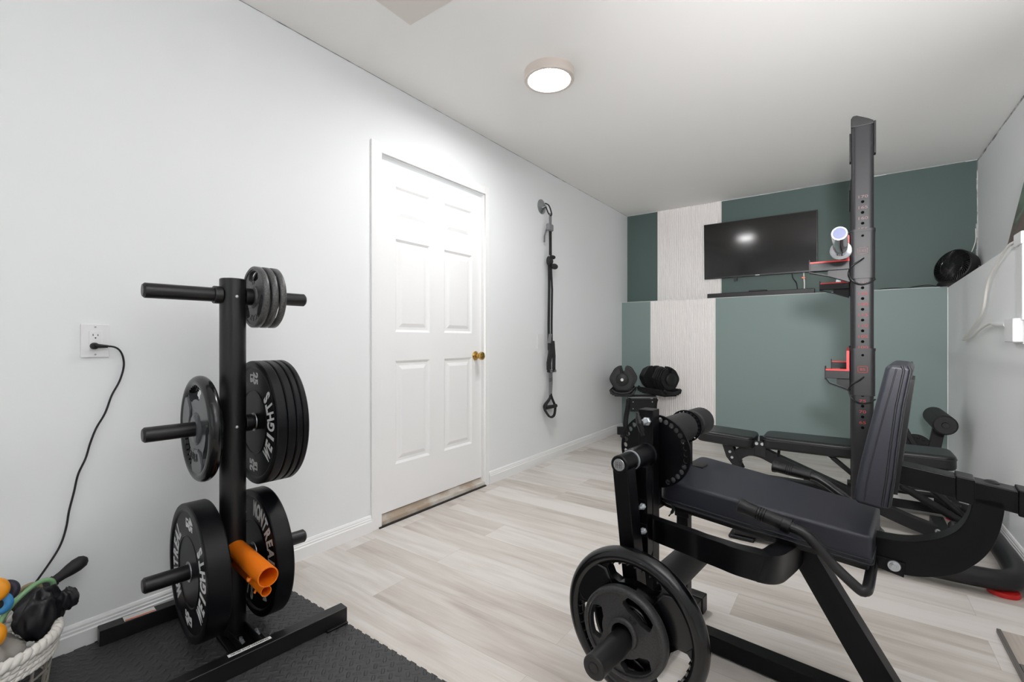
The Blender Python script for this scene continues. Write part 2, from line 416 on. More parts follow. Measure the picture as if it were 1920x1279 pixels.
for i in range(len(ys) - 1):
    for j in range(len(zs) - 1):
        a, c, d, e = ys[i], ys[i + 1], zs[j], zs[j + 1]
        if i % 2 == 1 and j % 2 == 1:
            loops = []
            for ins, dx in ((0, 0), (0.014, -0.009), (0.03, -0.009), (0.052, -0.002)):
                loops.append([leaf.bm.verts.new((xf + dx, yy, zz)) for yy, zz in ((a + ins, d + ins), (c - ins, d + ins), (c - ins, e - ins), (a + ins, e - ins))])
            for A, Bq in zip(loops, loops[1:]):
                for k in range(4): leaf.bm.faces.new((A[k], A[(k + 1) % 4], Bq[(k + 1) % 4], Bq[k]))
            leaf.bm.faces.new(loops[-1])
        else:
            leaf.box(xf - 0.013, xf, a, c, d, e)
door = struct(leaf.obj('door_1', M['door'], smooth=False))
RX = Matrix.Rotation(-PI / 2, 4, 'Z')     # lathe axis Y -> X
kb = B().lathe([(0.0, 0), (0.032, 0), (0.033, 0.004), (0.024, 0.012), (0.012, 0.016), (0.012, 0.034), (0.022, 0.042), (0.029, 0.055), (0.027, 0.068), (0.014, 0.075), (0.0, 0.075)],
               Matrix.Translation((xf, 2.535, 0.945)) @ RX, 28, closed=False)
kb.obj('door_knob', M['brass'], door, label='brass door knob')
struct(B().box(XL - 0.12, XL + 0.006, DY0, DY1, 0, 0.03).prism([(XL - 0.11, DY0, 0.03), (XL - 0.02, DY0, 0.03), (XL - 0.03, DY0, 0.052), (XL - 0.11, DY0, 0.056)], (0, DY1 - DY0, 0)).obj('trim_6', M['sill'], smooth=False))
struct(B().box(XL - 0.002, XL + 0.02, DY0 - 0.02, DY1, 0.0, 0.008).obj('trim_7', M['dark_gap'], smooth=False))

# ------------------------------------------------------------------ wall fixtures, left
def beige_patch():
    o = B().box(-1.657, -1.157, 0.98, 1.478, ZC - 0.006, ZC).obj('ceiling_patch', M['beige'], bevel=0.004)  # thin flat beige square; what the patch is stays open
    tag(o, 'flat beige square patch on the white ceiling', 'ceiling panel')
beige_patch()

# electrical outlet
t = thing('electrical_outlet', 'white double wall outlet with a black plug in its lower socket', 'outlet', (XL, 0.46, 1.056))
B().prism([(0, -0.039, -0.059), (0, 0.039, -0.059), (0, 0.039, 0.059), (0, -0.039, 0.059)], (0.007, 0, 0)).obj('cover_plate', M['white_plastic'], t, bevel=0.004, seg=2)
B().box(0.006, 0.009, -0.017, 0.017, -0.034, 0.034).obj('receptacle', M['white_plastic'], t, bevel=0.001)
sl = B()
for dz in (0.018, -0.018):
    sl.box(0.0088, 0.0093, -0.0075, -0.0055, dz - 0.001, dz + 0.006).box(0.0088, 0.0093, 0.0055, 0.0075, dz - 0.001, dz + 0.005)
    sl.lathe([(0, 0), (0.0024, 0), (0.0024, 0.0003), (0, 0.0003)], Matrix.Translation((0.0089, 0, dz - 0.008)) @ RX, 10, closed=False)
sl.obj('socket_slots', M['dark_gap'], t)
for dz in (0.048, -0.048): B().lathe([(0, 0), (0.003, 0), (0.003, 0.001), (0, 0.001)], Matrix.Translation((0.007, 0, dz)) @ RX, 12, closed=False).obj('cover_screw', M['steel'], t)
# black cord with its plug
t = thing('power_cord', 'black power cord hanging from the wall outlet down to the basket', 'cord', (XL, 0.46, 1.04))
cp = [(0.022, 0.01, -0.002), (0.024, 0.03, -0.003), (0.022, 0.05, -0.007), (0.014, 0.066, -0.02), (0.010, 0.076, -0.045), (0.008, 0.078, -0.08), (0.008, 0.066, -0.13), (0.008, 0.044, -0.18), (0.008, 0.026, -0.24), (0.008, 0.002, -0.29),
      (0.008, -0.014, -0.34), (0.008, -0.026, -0.39), (0.008, -0.045, -0.44), (0.008, -0.056, -0.50), (0.008, -0.068, -0.56), (0.010, -0.075, -0.61), (0.012, -0.088, -0.66), (0.02, -0.110, -0.70), (0.03, -0.155, -0.765), (0.05, -0.19, -0.80)]
B().tube(cp, 0.0032, 8, smooth=6).obj('cable', M['black_plastic'], t)
B().tube([(0.010, -0.004, -0.002), (0.024, -0.004, -0.002), (0.031, -0.002, -0.002)], [0.012, 0.0115, 0.007], 14).tube([(0.022, 0.0, -0.002), (0.023, 0.03, -0.004)], [0.008, 0.0048], 12).obj('plug', M['black_plastic'], t, ang=60)

# light switch
t = thing('light_switch', 'white rocker light switch on the left wall beside the hanging straps', 'light switch', (XL, 3.36, 1.045))
B().box(0, 0.006, -0.042, 0.042, -0.062, 0.062).obj('cover_plate', M['white_plastic'], t, bevel=0.003)
B().prism([(0.006, -0.018, -0.034), (0.006, 0.018, -0.034), (0.008, 0.018, 0), (0.008, -0.018, 0)], (0.002, 0, 0)).box(0.006, 0.009, -0.018, 0.018, 0.0, 0.034).obj('rocker', M['white_plastic'], t, bevel=0.001)

# suspension trainer
t = thing('suspension_trainer', 'black and grey suspension training straps hanging from a round wall anchor', 'suspension trainer', (XL, 3.46, 1.3))
z_ = lambda v: v - 1.3
b = B().lathe([(0, 0), (0.062, 0), (0.062, 0.006), (0.05, 0.012), (0.03, 0.02), (0.016, 0.034), (0, 0.036)], Matrix.Translation((0, -0.075, z_(2.205))) @ RX, 32, closed=False)
anc = b.obj('wall_anchor', M['steel'], t, label='grey round wall anchor')
B().tube([(0.028, -0.11, z_(2.185)), (0.052, -0.085, z_(2.2)), (0.028, -0.06, z_(2.22))], 0.005, 8, smooth=5).obj('anchor_ring', M['chrome'], anc)
B().tube([(0.045, -0.085, z_(2.225)), (0.062, -0.05, z_(2.21)), (0.066, -0.012, z_(2.15)), (0.06, -0.02, z_(2.13)), (0.052, -0.045, z_(2.15)), (0.045, -0.078, z_(2.205))], 0.0055, 8, smooth=5).obj('carabiner', M['black_plastic'], t)
def strapseg(b, pts, w, th=0.004):
    P = [Vector(p) for p in pts]; n = len(P); rings = []
    for p in P: rings.append([b.bm.verts.new(p + Vector((a * th / 2, c * w / 2, 0))) for a, c in ((-1, -1), (1, -1), (1, 1), (-1, 1))])
    for i in range(n - 1):
        for k in range(4): b.bm.faces.new((rings[i][k], rings[i][(k + 1) % 4], rings[i + 1][(k + 1) % 4], rings[i + 1][k]))
    b.bm.faces.new(rings[0]); b.bm.faces.new(rings[-1]); return b
strapseg(B(), [(0.058, -0.02, z_(2.15)), (0.055, -0.016, z_(2.05))], 0.04).obj('anchor_strap', M['greystrap'], t, label='grey upper strap')
B().box(0.035, 0.07, -0.06, 0.022, z_(2.0), z_(2.06)).obj('length_adjuster', M['greystrap'], t, bevel=0.012, seg=3, label='grey padded adjuster')
strapseg(B(), [(0.04, -0.05, z_(2.02)), (0.03, -0.07, z_(1.95)), (0.025, -0.065, z_(1.90))], 0.02).obj('strap_tail', M['greystrap'], t, label='grey loose strap end')
strapseg(B(), [(0.05, -0.008, z_(2.01)), (0.05, -0.006, z_(1.9)), (0.05, -0.005, z_(1.79))], 0.042).obj('main_strap', M['strap'], t)
b = B().sphere((0.05, 0.03, z_(1.78)), 0.03, 0.8, 1.2, 0.6, 12).sphere((0.06, 0.045, z_(1.70)), 0.034, 0.8, 1.3, 0.75, 12).sphere((0.05, -0.035, z_(1.74)), 0.028, 0.7, 0.8, 1.5, 12).sphere((0.05, 0.0, z_(1.74)), 0.022, 1, 1, 1.4, 12)
b.obj('strap_knot', M['strap'], t)
for dy, yo, wd in ((-0.024, -0.018, 0.036), (0.024, 0.03, 0.03)):
    strapseg(B(), [(0.045, dy * 0.5 - 0.006, z_(1.75)), (0.045, yo, z_(1.5)), (0.042, yo - 0.003, z_(1.2)), (0.042, yo, z_(0.97))], wd).obj('hanging_strap', M['strap'], t)
strapseg(B(), [(0.055, -0.015, z_(1.11)), (0.07, -0.06, z_(1.03))], 0.05, 0.003).obj('fabric_tag', M['greystrap'], t, label='grey fabric tag')
b = B(); strapseg(b, [(0.05, -0.005, z_(1.06)), (0.06, -0.02, z_(0.95)), (0.055, -0.04, z_(0.86)), (0.05, -0.03, z_(0.80))], 0.055, 0.02)
strapseg(b, [(0.05, 0.035, z_(1.05)), (0.055, 0.045, z_(0.92)), (0.05, 0.05, z_(0.80))], 0.04, 0.015); b.obj('strap_bundle', M['strap'], t, bevel=0.004)
B().tube([(0.05, -0.045, z_(0.79)), (0.055, 0.0, z_(0.783)), (0.05, 0.065, z_(0.79))], 0.012, 10).obj('buckle_bar', M['black_plastic'], t)
for yy in (-0.02, 0.045): B().cyl((0.06, yy, z_(0.787)), (0.075, yy, z_(0.787)), 0.011, 12).obj('rivet', M['steel'], t)
for dy, wd, dx in ((-0.014, 0.036, 0.05), (0.03, 0.026, 0.04)):
    s_ = strapseg(B(), [(dx, dy, z_(0.78)), (dx, dy + 0.002, z_(0.68)), (dx, dy * 0.7, z_(0.58))], wd).obj('handle_strap', M['greystrap'], t, label='grey lower strap')
    q = B()
    for k in range(3): q.box(dx + 0.002, dx + 0.004, dy - wd * 0.42, dy + wd * 0.42, z_(0.722 - k * 0.012), z_(0.726 - k * 0.012))
    q.obj('printed_stripes', M['emboss'], s_)
for k, dx in enumerate((0.05, 0.035)):
    s_ = -1 if k == 0 else 1
    hd = B().tube([(dx, 0.0, z_(0.59)), (dx, -0.01, z_(0.55)), (dx, -0.075 - 0.02 * k, z_(0.5)), (dx, -0.095, z_(0.468)), (dx + 0.01, -0.085, z_(0.44)), (dx + 0.015, -0.035, z_(0.395)), (dx + 0.01, 0.03, z_(0.39)), (dx, 0.075, z_(0.415)), (dx - 0.005, 0.09, z_(0.47)), (dx - 0.005, 0.07, z_(0.5)), (dx, 0.02, z_(0.56)), (dx, 0.005, z_(0.59))], 0.008, 8, smooth=5).obj('foot_cradle', M['strap'], t)
    hd.location.y = 0.0 if k == 0 else 0.012
    g = B().tube([(dx + 0.004, -0.088 + 0.012 * k, z_(0.478 + 0.004 * k)), (dx + 0.004, 0.082 + 0.012 * k, z_(0.478 - 0.008 * k))], 0.016, 16).obj('handle_grip', M['foam'], t)

# ceiling lamp
LX, LY = -1.333, 2.19
t = thing('ceiling_lamp', 'round flush ceiling lamp with brushed nickel rim, lit', 'ceiling lamp', (LX, LY, ZC))
RL = Matrix.Rotation(-PI / 2, 4, 'X')     # lathe axis Y -> -Z
b = B().lathe([(0.0, 0), (0.136, 0), (0.137, 0.046), (0.134, 0.05), (0.117, 0.05), (0.114, 0.046), (0.114, 0.030), (0, 0.030)], RL, 64, closed=False); b.obj('rim', M['nickel'], t, label='brushed nickel rim')
b = B().lathe([(0.0, 0.044), (0.113, 0.044), (0.113, 0.034), (0, 0.034)], RL, 64, closed=False); b.obj('diffuser', M['lamp'], t, label='glowing white diffuser')

# ------------------------------------------------------------------ back wall fixtures
def fluted(name, x0, x1, y, z0, z1, label):
    b = B(); n = 30; p = (x1 - x0) / n
    prof = [(x0, 0.0), (x0, 0.006)]
    for k in range(n):
        xa = x0 + k * p
        prof += [(xa, 0.002)] if k else []
        for j in range(7):
            a = PI * j / 6
            prof.append((xa + p * 0.12 + p * 0.38 * (1 - math.cos(a)), 0.004 + 0.010 * math.sin(a)))
    prof += [(x1, 0.006), (x1, 0.0)]
    b.prism([(px, y - d, z0) for px, d in prof], (0, 0, z1 - z0))
    tag(b.obj(name, M['flute'], ang=30), label, 'wall panel', 'white fluted wall panels')
fluted('fluted_wall_panel', -1.775, -1.09, YB, 1.493, ZC - 0.004, 'white fluted panel above the ledge, partly behind the television')
fluted('fluted_wall_panel', -1.80, -1.113, YBL, 0.0, 1.490, 'white fluted panel below the ledge, behind the dumbbell stand')

# television
t = thing('television', 'black flat screen television mounted on the green wall above the soundbar', 'television', (-0.743, 5.25, 2.0))
tilt = Matrix.Rotation(math.radians(2.0), 4, 'X')
B().box(-0.51, 0.51, 0, 0.035, -0.293, 0.29, tilt).obj('casing', M['tvblack'], t, bevel=0.003)
B().box(-0.502, 0.502, -0.0012, 0.0, -0.276, 0.282, tilt).obj('screen', M['screen'], t, smooth=False, label='dark glossy screen')
B().box(-0.02, 0.02, -0.0016, -0.001, -0.288, -0.282, tilt).obj('badge', M['steel'], t, smooth=False)
B().box(-0.22, -0.19, 0.015, 0.05, -0.325, -0.29).box(-0.215, -0.205, 0.02, 0.03, -0.335, -0.32).box(-0.3, 0.3, 0.035, 0.058, -0.15, 0.15).obj('wall_bracket', M['tvblack'], t)
t = thing('soundbar', 'long black soundbar on the ledge below the television', 'soundbar', (-0.728, 5.215, 1.493))
B().box(-0.475, 0.475, -0.04, 0.04, 0.0, 0.05).obj('cabinet', M['black_plastic'], t, bevel=0.004)
B().box(-0.085, 0.075, -0.03, 0.05, 0.05, 0.064).obj('top_module', M['black_plastic'], t, bevel=0.004)
tag(B().tube([(-0.445, 5.285, 1.72), (-0.435, 5.285, 1.66), (-0.41, 5.285, 1.62), (-0.4, 5.28, 1.57), (-0.40, 5.275, 1.50)], 0.004, 8, smooth=5).obj('power_cord', M['black_plastic']), 'thin black cord dropping from the television to the ledge', 'cord')
t = thing('coaxial_cable', 'short white cable with a copper clip below the television', 'cable', (-0.347, 5.3, 1.6))
B().tube([(0, -0.002, 0.11), (0.002, -0.008, 0.06), (0.006, -0.01, 0.0), (0.004, -0.015, -0.105)], 0.006, 8, smooth=5).obj('cable', M['ivory'], t)
B().box(-0.018, 0.014, -0.022, 0.0, 0.05, 0.068).obj('clip', M['copper'], t, bevel=0.003, label='copper clip')

# desk fan on the corner ledge
t = thing('desk_fan', 'black round desk fan on the ledge in the right corner', 'fan', (0.71, 5.2, 1.4925))
fm = Matrix.Translation((0.012, 0.0, 0.155)) @ Matrix.Scale(0.9, 4) @ Matrix.Rotation(math.radians(-46), 4, 'Z') @ Matrix.Rotation(math.radians(-14), 4, 'X')
b = B().lathe([(0.148, -0.06), (0.157, -0.055), (0.16, 0.0), (0.15, 0.05), (0.10, 0.085), (0, 0.09), (0, 0.08), (0.095, 0.075), (0.14, 0.045), (0.148, 0)], fm, 48, closed=False); b.obj('housing', M['black_plastic'], t)
b = B()
for k in range(44):
    a0 = 2 * PI * k / 44
    pts = [fm @ Vector((r * math.cos(a0 + 0.9 * (1 - r / 0.15)), -0.055 - 0.012 * math.cos(r / 0.15 * 1.5), r * math.sin(a0 + 0.9 * (1 - r / 0.15)))) for r in (0.032, 0.06, 0.09, 0.12, 0.15)]
    b.tube(pts, 0.0034, 5)
b.lathe([(0.093, -0.066), (0.096, -0.063), (0.093, -0.06), (0.09, -0.063)], fm, 40)
b.obj('grille', M['fan'], t)
B().lathe([(0, -0.074), (0.028, -0.072), (0.036, -0.066), (0.036, -0.05), (0, -0.05)], fm, 28, closed=False).obj('hub_cap', M['fan'], t)
b = B()
for k in range(5):
    a0 = 2 * PI * k / 5
    vs = [b.bm.verts.new(fm @ Vector((r * math.cos(a), yy, r * math.sin(a)))) for r, a, yy in ((0.03, a0, -0.03), (0.03, a0 + 0.7, 0.0), (0.125, a0 + 0.9, 0.015), (0.135, a0 + 0.1, -0.03))]
    b.bm.faces.new(vs)
o = b.obj('blades', M['rubber'], t); md = o.modifiers.new('solid', 'SOLIDIFY'); md.thickness = 0.003
B().lathe([(0, 0), (0.105, 0), (0.105, 0.022), (0.09, 0.045), (0.05, 0.05), (0, 0.05)], Matrix.Translation((-0.01, 0.0, 0)) @ Matrix.Rotation(PI / 2, 4, 'X'), 36, closed=False).obj('base', M['black_plastic'], t)
for sx in (-1, 1):
    e_ = fm @ Vector((sx * 0.162, 0.02, 0.0))
    B().tube([(sx * 0.06, 0.01, 0.012), (e_.x * 0.9, e_.y * 0.9, 0.06), tuple(e_)], 0.013, 10, smooth=5).obj('yoke_arm', M['black_plastic'], t)
tag(B().tube([(0.62, 5.21, 1.497), (0.55, 5.18, 1.515), (0.47, 5.19, 1.512), (0.40, 5.17, 1.496), (0.33, 5.18, 1.505), (0.25, 5.175, 1.503), (0.18, 5.18, 1.496), (0.05, 5.19, 1.496), (-0.2, 5.2, 1.497)], 0.0035, 8, smooth=6).obj('power_cord', M['black_plastic']), 'black cord lying on the ledge left of the desk fan', 'cord')
tag(B().tube([(0.846, 5.3, 1.97), (0.846, 5.3, 1.88), (0.834, 5.298, 1.82), (0.812, 5.296, 1.75), (0.803, 5.294, 1.70), (0.808, 5.29, 1.62), (0.836, 5.28, 1.497)], 0.0028, 8, smooth=6).obj('thin_cable', M['ivory']), 'thin white cable hanging in the corner behind the desk fan', 'cable')

# leaning picture on the right ledge
t = thing('framed_picture', 'dark landscape picture leaning on the ledge against the right wall', 'picture', (0.69, 3.3, 1.533))
lm = Matrix.Rotation(math.radians(10.5), 4, 'Y')
B().box(0, 0.02, -0.3, 0.297, 0, 0.86, lm).obj('frame', M['black_plastic'], t, smooth=False)
B().box(-0.001, 0.0, -0.292, 0.29, 0.006, 0.852, lm).obj('print', M['photo'], t, smooth=False, label='dark green and brown print')

# cable raceway, outlet tap and white cable on the lower right wall
t = thing('cable_raceway', 'white vertical cable raceway at the right wall ledge', 'raceway', (XRL, 3.12, 1.15))
B().box(-0.02, 0, -0.055, -0.012, 0.0, 0.40).box(-0.016, 0, 0.0, 0.045, 0.0, 0.39).obj('channel', M['white_plastic'], t, bevel=0.003)
B().box(-0.026, 0.0, -0.065, 0.052, 0.345, 0.405).obj('end_cap', M['white_plastic'], t, bevel=0.005)
t = thing('plug_adapter', 'white multi-outlet adapter plugged in at the right wall', 'plug adapter', (XRL, 3.19, 1.10))
B().box(-0.045, -0.008, -0.1, 0.045, -0.052, 0.06).obj('casing', M['white_plastic'], t, bevel=0.006)
B().box(-0.008, 0, -0.08, 0.07, -0.06, 0.05).obj('wall_plate', M['white_plastic'], t, bevel=0.002)
t = thing('white_cable', 'white cable looping down the right wall into the plug adapter', 'cable', (XRL, 3.4, 1.3))
B().tube([(-0.014, -0.225, 0.225), (-0.02, -0.13, 0.222), (-0.016, 0.06, 0.185), (-0.016, 0.26, 0.12), (-0.016, 0.36, 0.04), (-0.016, 0.42, -0.05), (-0.016, 0.56, -0.12), (-0.016, 0.86, -0.20), (-0.018, 1.0, -0.233), (-0.02, 0.97, -0.240), (-0.022, 0.7, -0.225), (-0.024, 0.45, -0.178), (-0.027, 0.22, -0.152), (-0.03, 0.1, -0.158)], 0.0065, 10, smooth=7).obj('cord', M['ivory'], t)
B().tube([(-0.03, 0.12, -0.158), (-0.03, 0.07, -0.16), (-0.03, 0.04, -0.161), (-0.03, -0.155, -0.168)], [0.009, 0.013, 0.016, 0.016], 12).obj('plug', M['white_plastic'], t, ang=60)

# floor board at the right
t = thing('floor_board', 'loose grey wood board with dark metal edging on the floor by the right wall', 'board', (0.435, 2.0, 0.0))
B().box(0.012, 0.205, -0.5, 0.385, 0.0, 0.014).obj('panel', M['board'], t, smooth=False)
B().box(0.0, 0.012, -0.5, 0.390, 0.0, 0.016).box(0.012, 0.026, 0.12, 0.17, 0.0, 0.017).obj('edging', M['boardgrey'], t, bevel=0.002)

# ------------------------------------------------------------------ gym floor mat
def teeth(p0, p1, n, amp):
    p0, p1 = Vector(p0), Vector(p1); d = (p1 - p0); L = d.length; d.normalize(); nn = Vector((d.y, -d.x)); o = []
    for k in range(n):
        for t, s in ((0.0, 0), (0.22, 0), (0.16, 1), (0.72, 1), (0.66, 0)):
            o.append(p0 + d * (L * (k + t) / n) + nn * (amp * s))
    return [(q.x, q.y) for q in o]
mo = teeth((-2.112, -0.35), (-2.112, 1.03), 26, -0.005) + teeth((-2.112, 1.03), (-0.88, 1.03), 26, -0.004) + [(-0.88, 1.03), (-0.88, -0.35)]
tag(B().prism([(x, y, 0.0) for x, y in mo], (0, 0, 0.012)).obj('rubber_floor_mat', M['tread'], smooth=False), 'black textured rubber gym mat under the weight plate rack', 'floor mat')

# ------------------------------------------------------------------ weight plate tree
TPH = 0.096; TO = Vector((-1.783, 0.759, 0)); TA = Vector((math.cos(TPH), -math.sin(TPH), 0)); TN = Vector((math.sin(TPH), math.cos(TPH), 0))
def tw(p, q, z): return TO + TA * p + TN * q + Vector((0, 0, z))
t = thing('weight_plate_rack', 'black upright weight plate tree with six pegs standing on the rubber mat', 'weight rack', TO, -TPH)
b = B().lathe([(0.0, 1.277), (0.038, 1.277), (0.0415, 1.274), (0.0415, 0.02), (0, 0.02)], Matrix.Rotation(PI / 2, 4, 'X'), 48, closed=False); post = b.obj('post', M['black2'], t)
ZP = (1.217, 0.757, 0.279)
for zz in ZP:
    for s in (-1, 1):
        pg = B().lathe([(0.0, 0.258), (0.019, 0.258), (0.0245, 0.252), (0.0245, 0.05), (0.0, 0.05)], Matrix.Translation((0, 0, zz)) @ (Matrix.Identity(4) if s > 0 else Matrix.Rotation(PI, 4, 'Z')), 32, closed=False).obj('peg', M['black2'], t)
        B().cyl((0, s * 0.036, zz), (0, s * 0.062, zz), 0.031, 28).obj('collar', M['black2'], pg, bevel=0.003)
for zz in ZP: B().sphere((0.0415, 0.0, zz - 0.005), 0.006, 0.7, 1, 1, 10).obj('bolt', M['zinc'], post, label='shiny bolt head')
B().box(0.205, 0.25, -0.335, 0.303, 0.012, 0.068).obj('front_rail', M['black2'], t, bevel=0.003)
B().box(-0.295, -0.25, -0.329, 0.303, 0.012, 0.068).obj('rear_rail', M['black2'], t, bevel=0.003)
B().box(-0.25, 0.205, -0.05, 0.062, 0.012, 0.022).box(-0.25, 0.205, -0.028, -0.022, 0.022, 0.05).box(-0.25, 0.205, 0.028, 0.034, 0.022, 0.05).box(0.17, 0.205, -0.09, -0.05, 0.012, 0.018).obj('base_plate', M['black2'], t, bevel=0.002)
for p, q in ((0.102, -0.008), (0.092, 0.045)):
    B().lathe([(0, 0.022), (0.013, 0.022), (0.013, 0.025), (0.009, 0.025), (0.009, 0.033), (0.0055, 0.033), (0.0055, 0.042), (0, 0.042)], Matrix.Translation((p, q, 0)) @ Matrix.Rotation(PI / 2, 4, 'X'), 6, closed=False).obj('floor_bolt', M['zinc'], t, label='zinc floor bolt')
for q in (0.20, 0.16): B().box(0.25, 0.262, q + 0.02, q + 0.10, 0.012, 0.02).obj('foot_pad', M['rubber'], t, bevel=0.002) if q == 0.2 else None
st = B().box(0.214, 0.229, -0.084, 0.044, 0.068, 0.0686).obj('slogan_sticker', M['sticker'], t, smooth=False, label='white NEVER STOP DREAMING sticker')
tm = B().mesh(text_mesh('NEVER STOP DREAMING', 0.0102, 0.0002, 0.0001), Matrix.Translation((0.2215, -0.02, 0.0688)) @ Matrix.Rotation(PI / 2, 4, 'Z'))
tm.obj('lettering', M['emboss'], st, smooth=False)
st = B().box(-0.290, -0.2535, -0.262, -0.172, 0.068, 0.0686).obj('warning_sticker', M['sticker'], t, smooth=False, label='white sticker with orange band')
B().box(-0.263, -0.2545, -0.260, -0.174, 0.0686, 0.0688).obj('orange_band', M['sticker_orange'], st, smooth=False)
# orange bar holders welded to the post
def pipe(b, p0, p1, ro, ri, seg=36):
    p0, p1 = Vector(p0), Vector(p1); L = (p1 - p0).length
    mx = Matrix.Translation(p0) @ (p1 - p0).to_track_quat('Y', 'Z').to_matrix().to_4x4()
    return b.lathe([(ro, 0), (ro, L), (ri, L), (ri, 0.004), (0.0, 0.004), (0, 0)], mx, seg, closed=False)
bh = pipe(B(), (0.03, 0.0, 0.322), (0.314, 0.0, 0.317), 0.031, 0.0275).obj('bar_holder', M['orange'], t, label='thick orange bar holder tube')
B().tube([(0.235, -0.018, 0.298), (0.235, -0.033, 0.288)], 0.0045, 8).tube([(0.235, -0.026, 0.2935), (0.235, -0.031, 0.290)], 0.0085, 6).obj('set_screw', M['orange'], bh)
pipe(B(), (0.03, 0.0, 0.272), (0.298, 0.0, 0.2665), 0.0165, 0.0138).obj('bar_holder', M['orange'], t, label='thin orange bar holder tube')
B().tube([(0.24, -0.008, 0.254), (0.24, -0.014, 0.245)], 0.004, 8).obj('set_screw', M['orange'], t)

# ------------------------------------------------------------------ weight plates
def arc_text(b, s, r, centre, mode, size, step, bold, depth, sx=0.85):
    n = len(s)
    for i, ch in enumerate(s):
        off = (i - (n - 1) / 2) * step
        a = centre - off if mode == 'out' else centre + off
        rot = a - 90 if mode == 'out' else a + 90
        ar = math.radians(a)
        mx = Matrix.Translation((r * math.cos(ar), r * math.sin(ar), 0)) @ Matrix.Rotation(math.radians(rot), 4, 'Z') @ Matrix.Diagonal((sx * (0.8 if ch in 'MW' else 1.5 if ch == 'I' else 1), 1, 1, 1))
        b.mesh(text_mesh(ch, size, bold, depth), mx)
def bumper(q0, q1, z, num, rot, label, group, letters=True):
    th = q1 - q0; h = th / 2; R = 0.225
    t = thing('bumper_plate', label, 'weight plate', tw(0, (q0 + q1) / 2, z), -TPH, group)
    f = h - 0.004; g = h - 0.0065
    prof = [(0.027, -g), (0.114, -g), (0.117, -f), (0.120, -g), (0.198, -g), (0.203, -h + 0.001), (0.206, -h), (0.217, -h), (0.2228, -h + 0.0012), (R, -h + 0.005),
            (R, h - 0.005), (0.2228, h - 0.0012), (0.217, h), (0.206, h), (0.203, h - 0.001), (0.198, g), (0.027, g)]
    B().lathe(prof, None, 96).obj('disc', M['bumper'], t, ang=30)
    B().lathe([(0.0255, -g - 0.002), (0.033, -g - 0.002), (0.034, -g + 0.001), (0.034, g), (0.0255, g + 0.002)], None, 40).obj('hub_ring', M['steel'], t, label='steel hub ring')
    if letters:
        def put(b, lab):
            b.bm.transform(Matrix.Translation((0, -g - 0.0003, 0)) @ XZ @ Matrix.Rotation(math.radians(rot), 4, 'Z'))
            b.obj('lettering', M['letter'], t, smooth=False, label=lab)
        b = B(); arc_text(b, 'MONTREAL', 0.158, 90, 'out', 0.078, 12.0, 0.0030, 0.0003, 0.58); put(b, 'pale MONTREAL lettering')
        b = B(); arc_text(b, 'WEIGHTS', 0.158, 270, 'in', 0.078, 13.2, 0.0030, 0.0003, 0.58); put(b, 'pale WEIGHTS lettering')
        for a, ro in ((180, 0), (0, 180)):
            mm = Matrix.Translation((0.16 * math.cos(math.radians(a)), 0, 0)) @ Matrix.Rotation(math.radians(ro), 4, 'Z')
            b = B(); b.mesh(text_mesh(num, 0.056, 0.0026, 0.0003), mm @ Matrix.Translation((0, 0.015, 0)) @ Matrix.Diagonal((0.8, 1, 1, 1)))
            b.mesh(text_mesh('LB', 0.036, 0.0018, 0.0003), mm @ Matrix.Translation((0, -0.022, 0)) @ Matrix.Diagonal((0.8, 1, 1, 1))); put(b, 'pale weight figure')
    return t
bumper(-0.1395, -0.0695, ZP[2], '45', 90, 'thick 45 pound bumper plate on the bottom left peg of the plate rack', 'bumper plates on the rack')
bumper(0.0625, 0.123, ZP[2], '45', -46, 'thick bumper plate behind the orange tubes on the bottom right peg', 'bumper plates on the rack')
bumper(0.063, 0.100, ZP[1], '25', 90, '25 pound bumper plate nearest the post on the middle right peg', 'bumper plates on the rack')
bumper(0.1005, 0.1295, ZP[1], '25', 90, 'second of four bumper plates out from the post, middle right peg', 'bumper plates on the rack', False)
bumper(0.130, 0.1525, ZP[1], '10', 90, 'thin bumper plate third out from the post on the middle right peg', 'bumper plates on the rack', False)
bumper(0.153, 0.174, ZP[1], '10', 90, 'thin outermost bumper plate on the middle right peg', 'bumper plates on the rack', False)

def iron_plate(loc, rotz, R, th, rot, label, group=None, texts=True, im=None, hr=0.0255):
    im = im or M['iron']
    t = thing('iron_plate', label, 'weight plate', loc, rotz, group)
    k = R / 0.113
    holes = [kidney(0.060 * k, 0.096 * k, a - 33, a + 33, 14, 0.42) for a in (90, 210, 330)]
    m2 = Matrix.Rotation(math.radians(rot), 4, 'Z')
    b = B().mesh(shape_mesh([circ(R - 0.006, 72)] + [[(x, y) for x, y in h] for h in holes] + [circ(hr + 0.0005, 32)], th * 0.30), XZ @ m2)
    b.obj('plate_body', im, t)
    B().lathe([(R - 0.013, -th * 0.46), (R - 0.010, -th * 0.5), (R - 0.004, -th * 0.5), (R, -th * 0.36), (R, th * 0.36), (R - 0.004, th * 0.5), (R - 0.013, th * 0.46)], None, 72).obj('rim', im, t, ang=60)
    B().lathe([(hr, -th * 0.56), (0.036, -th * 0.56), (0.04, -th * 0.5), (0.042, -th * 0.34), (0.042, th * 0.34), (0.036, th * 0.5), (hr, th * 0.5)], None, 40).obj('hub', im, t, ang=50)
    if texts:
        b = B(); arc_text(b, 'CAP', 0.076 * k, 270, 'in' if texts == 2 else 'out', 0.03 * k, 17, 0.0008, 0.0006, 1)
        arc_text(b, 'LB', 0.051 * k, 90, 'out', 0.015 * k, 15, 0.0006, 0.0006, 1)
        b.bm.transform(Matrix.Translation((0, -th * 0.3 - 0.0004, 0)) @ XZ @ m2)
        b.obj('raised_mark', M['emboss'], t, smooth=False, label='raised casting mark')
    return t
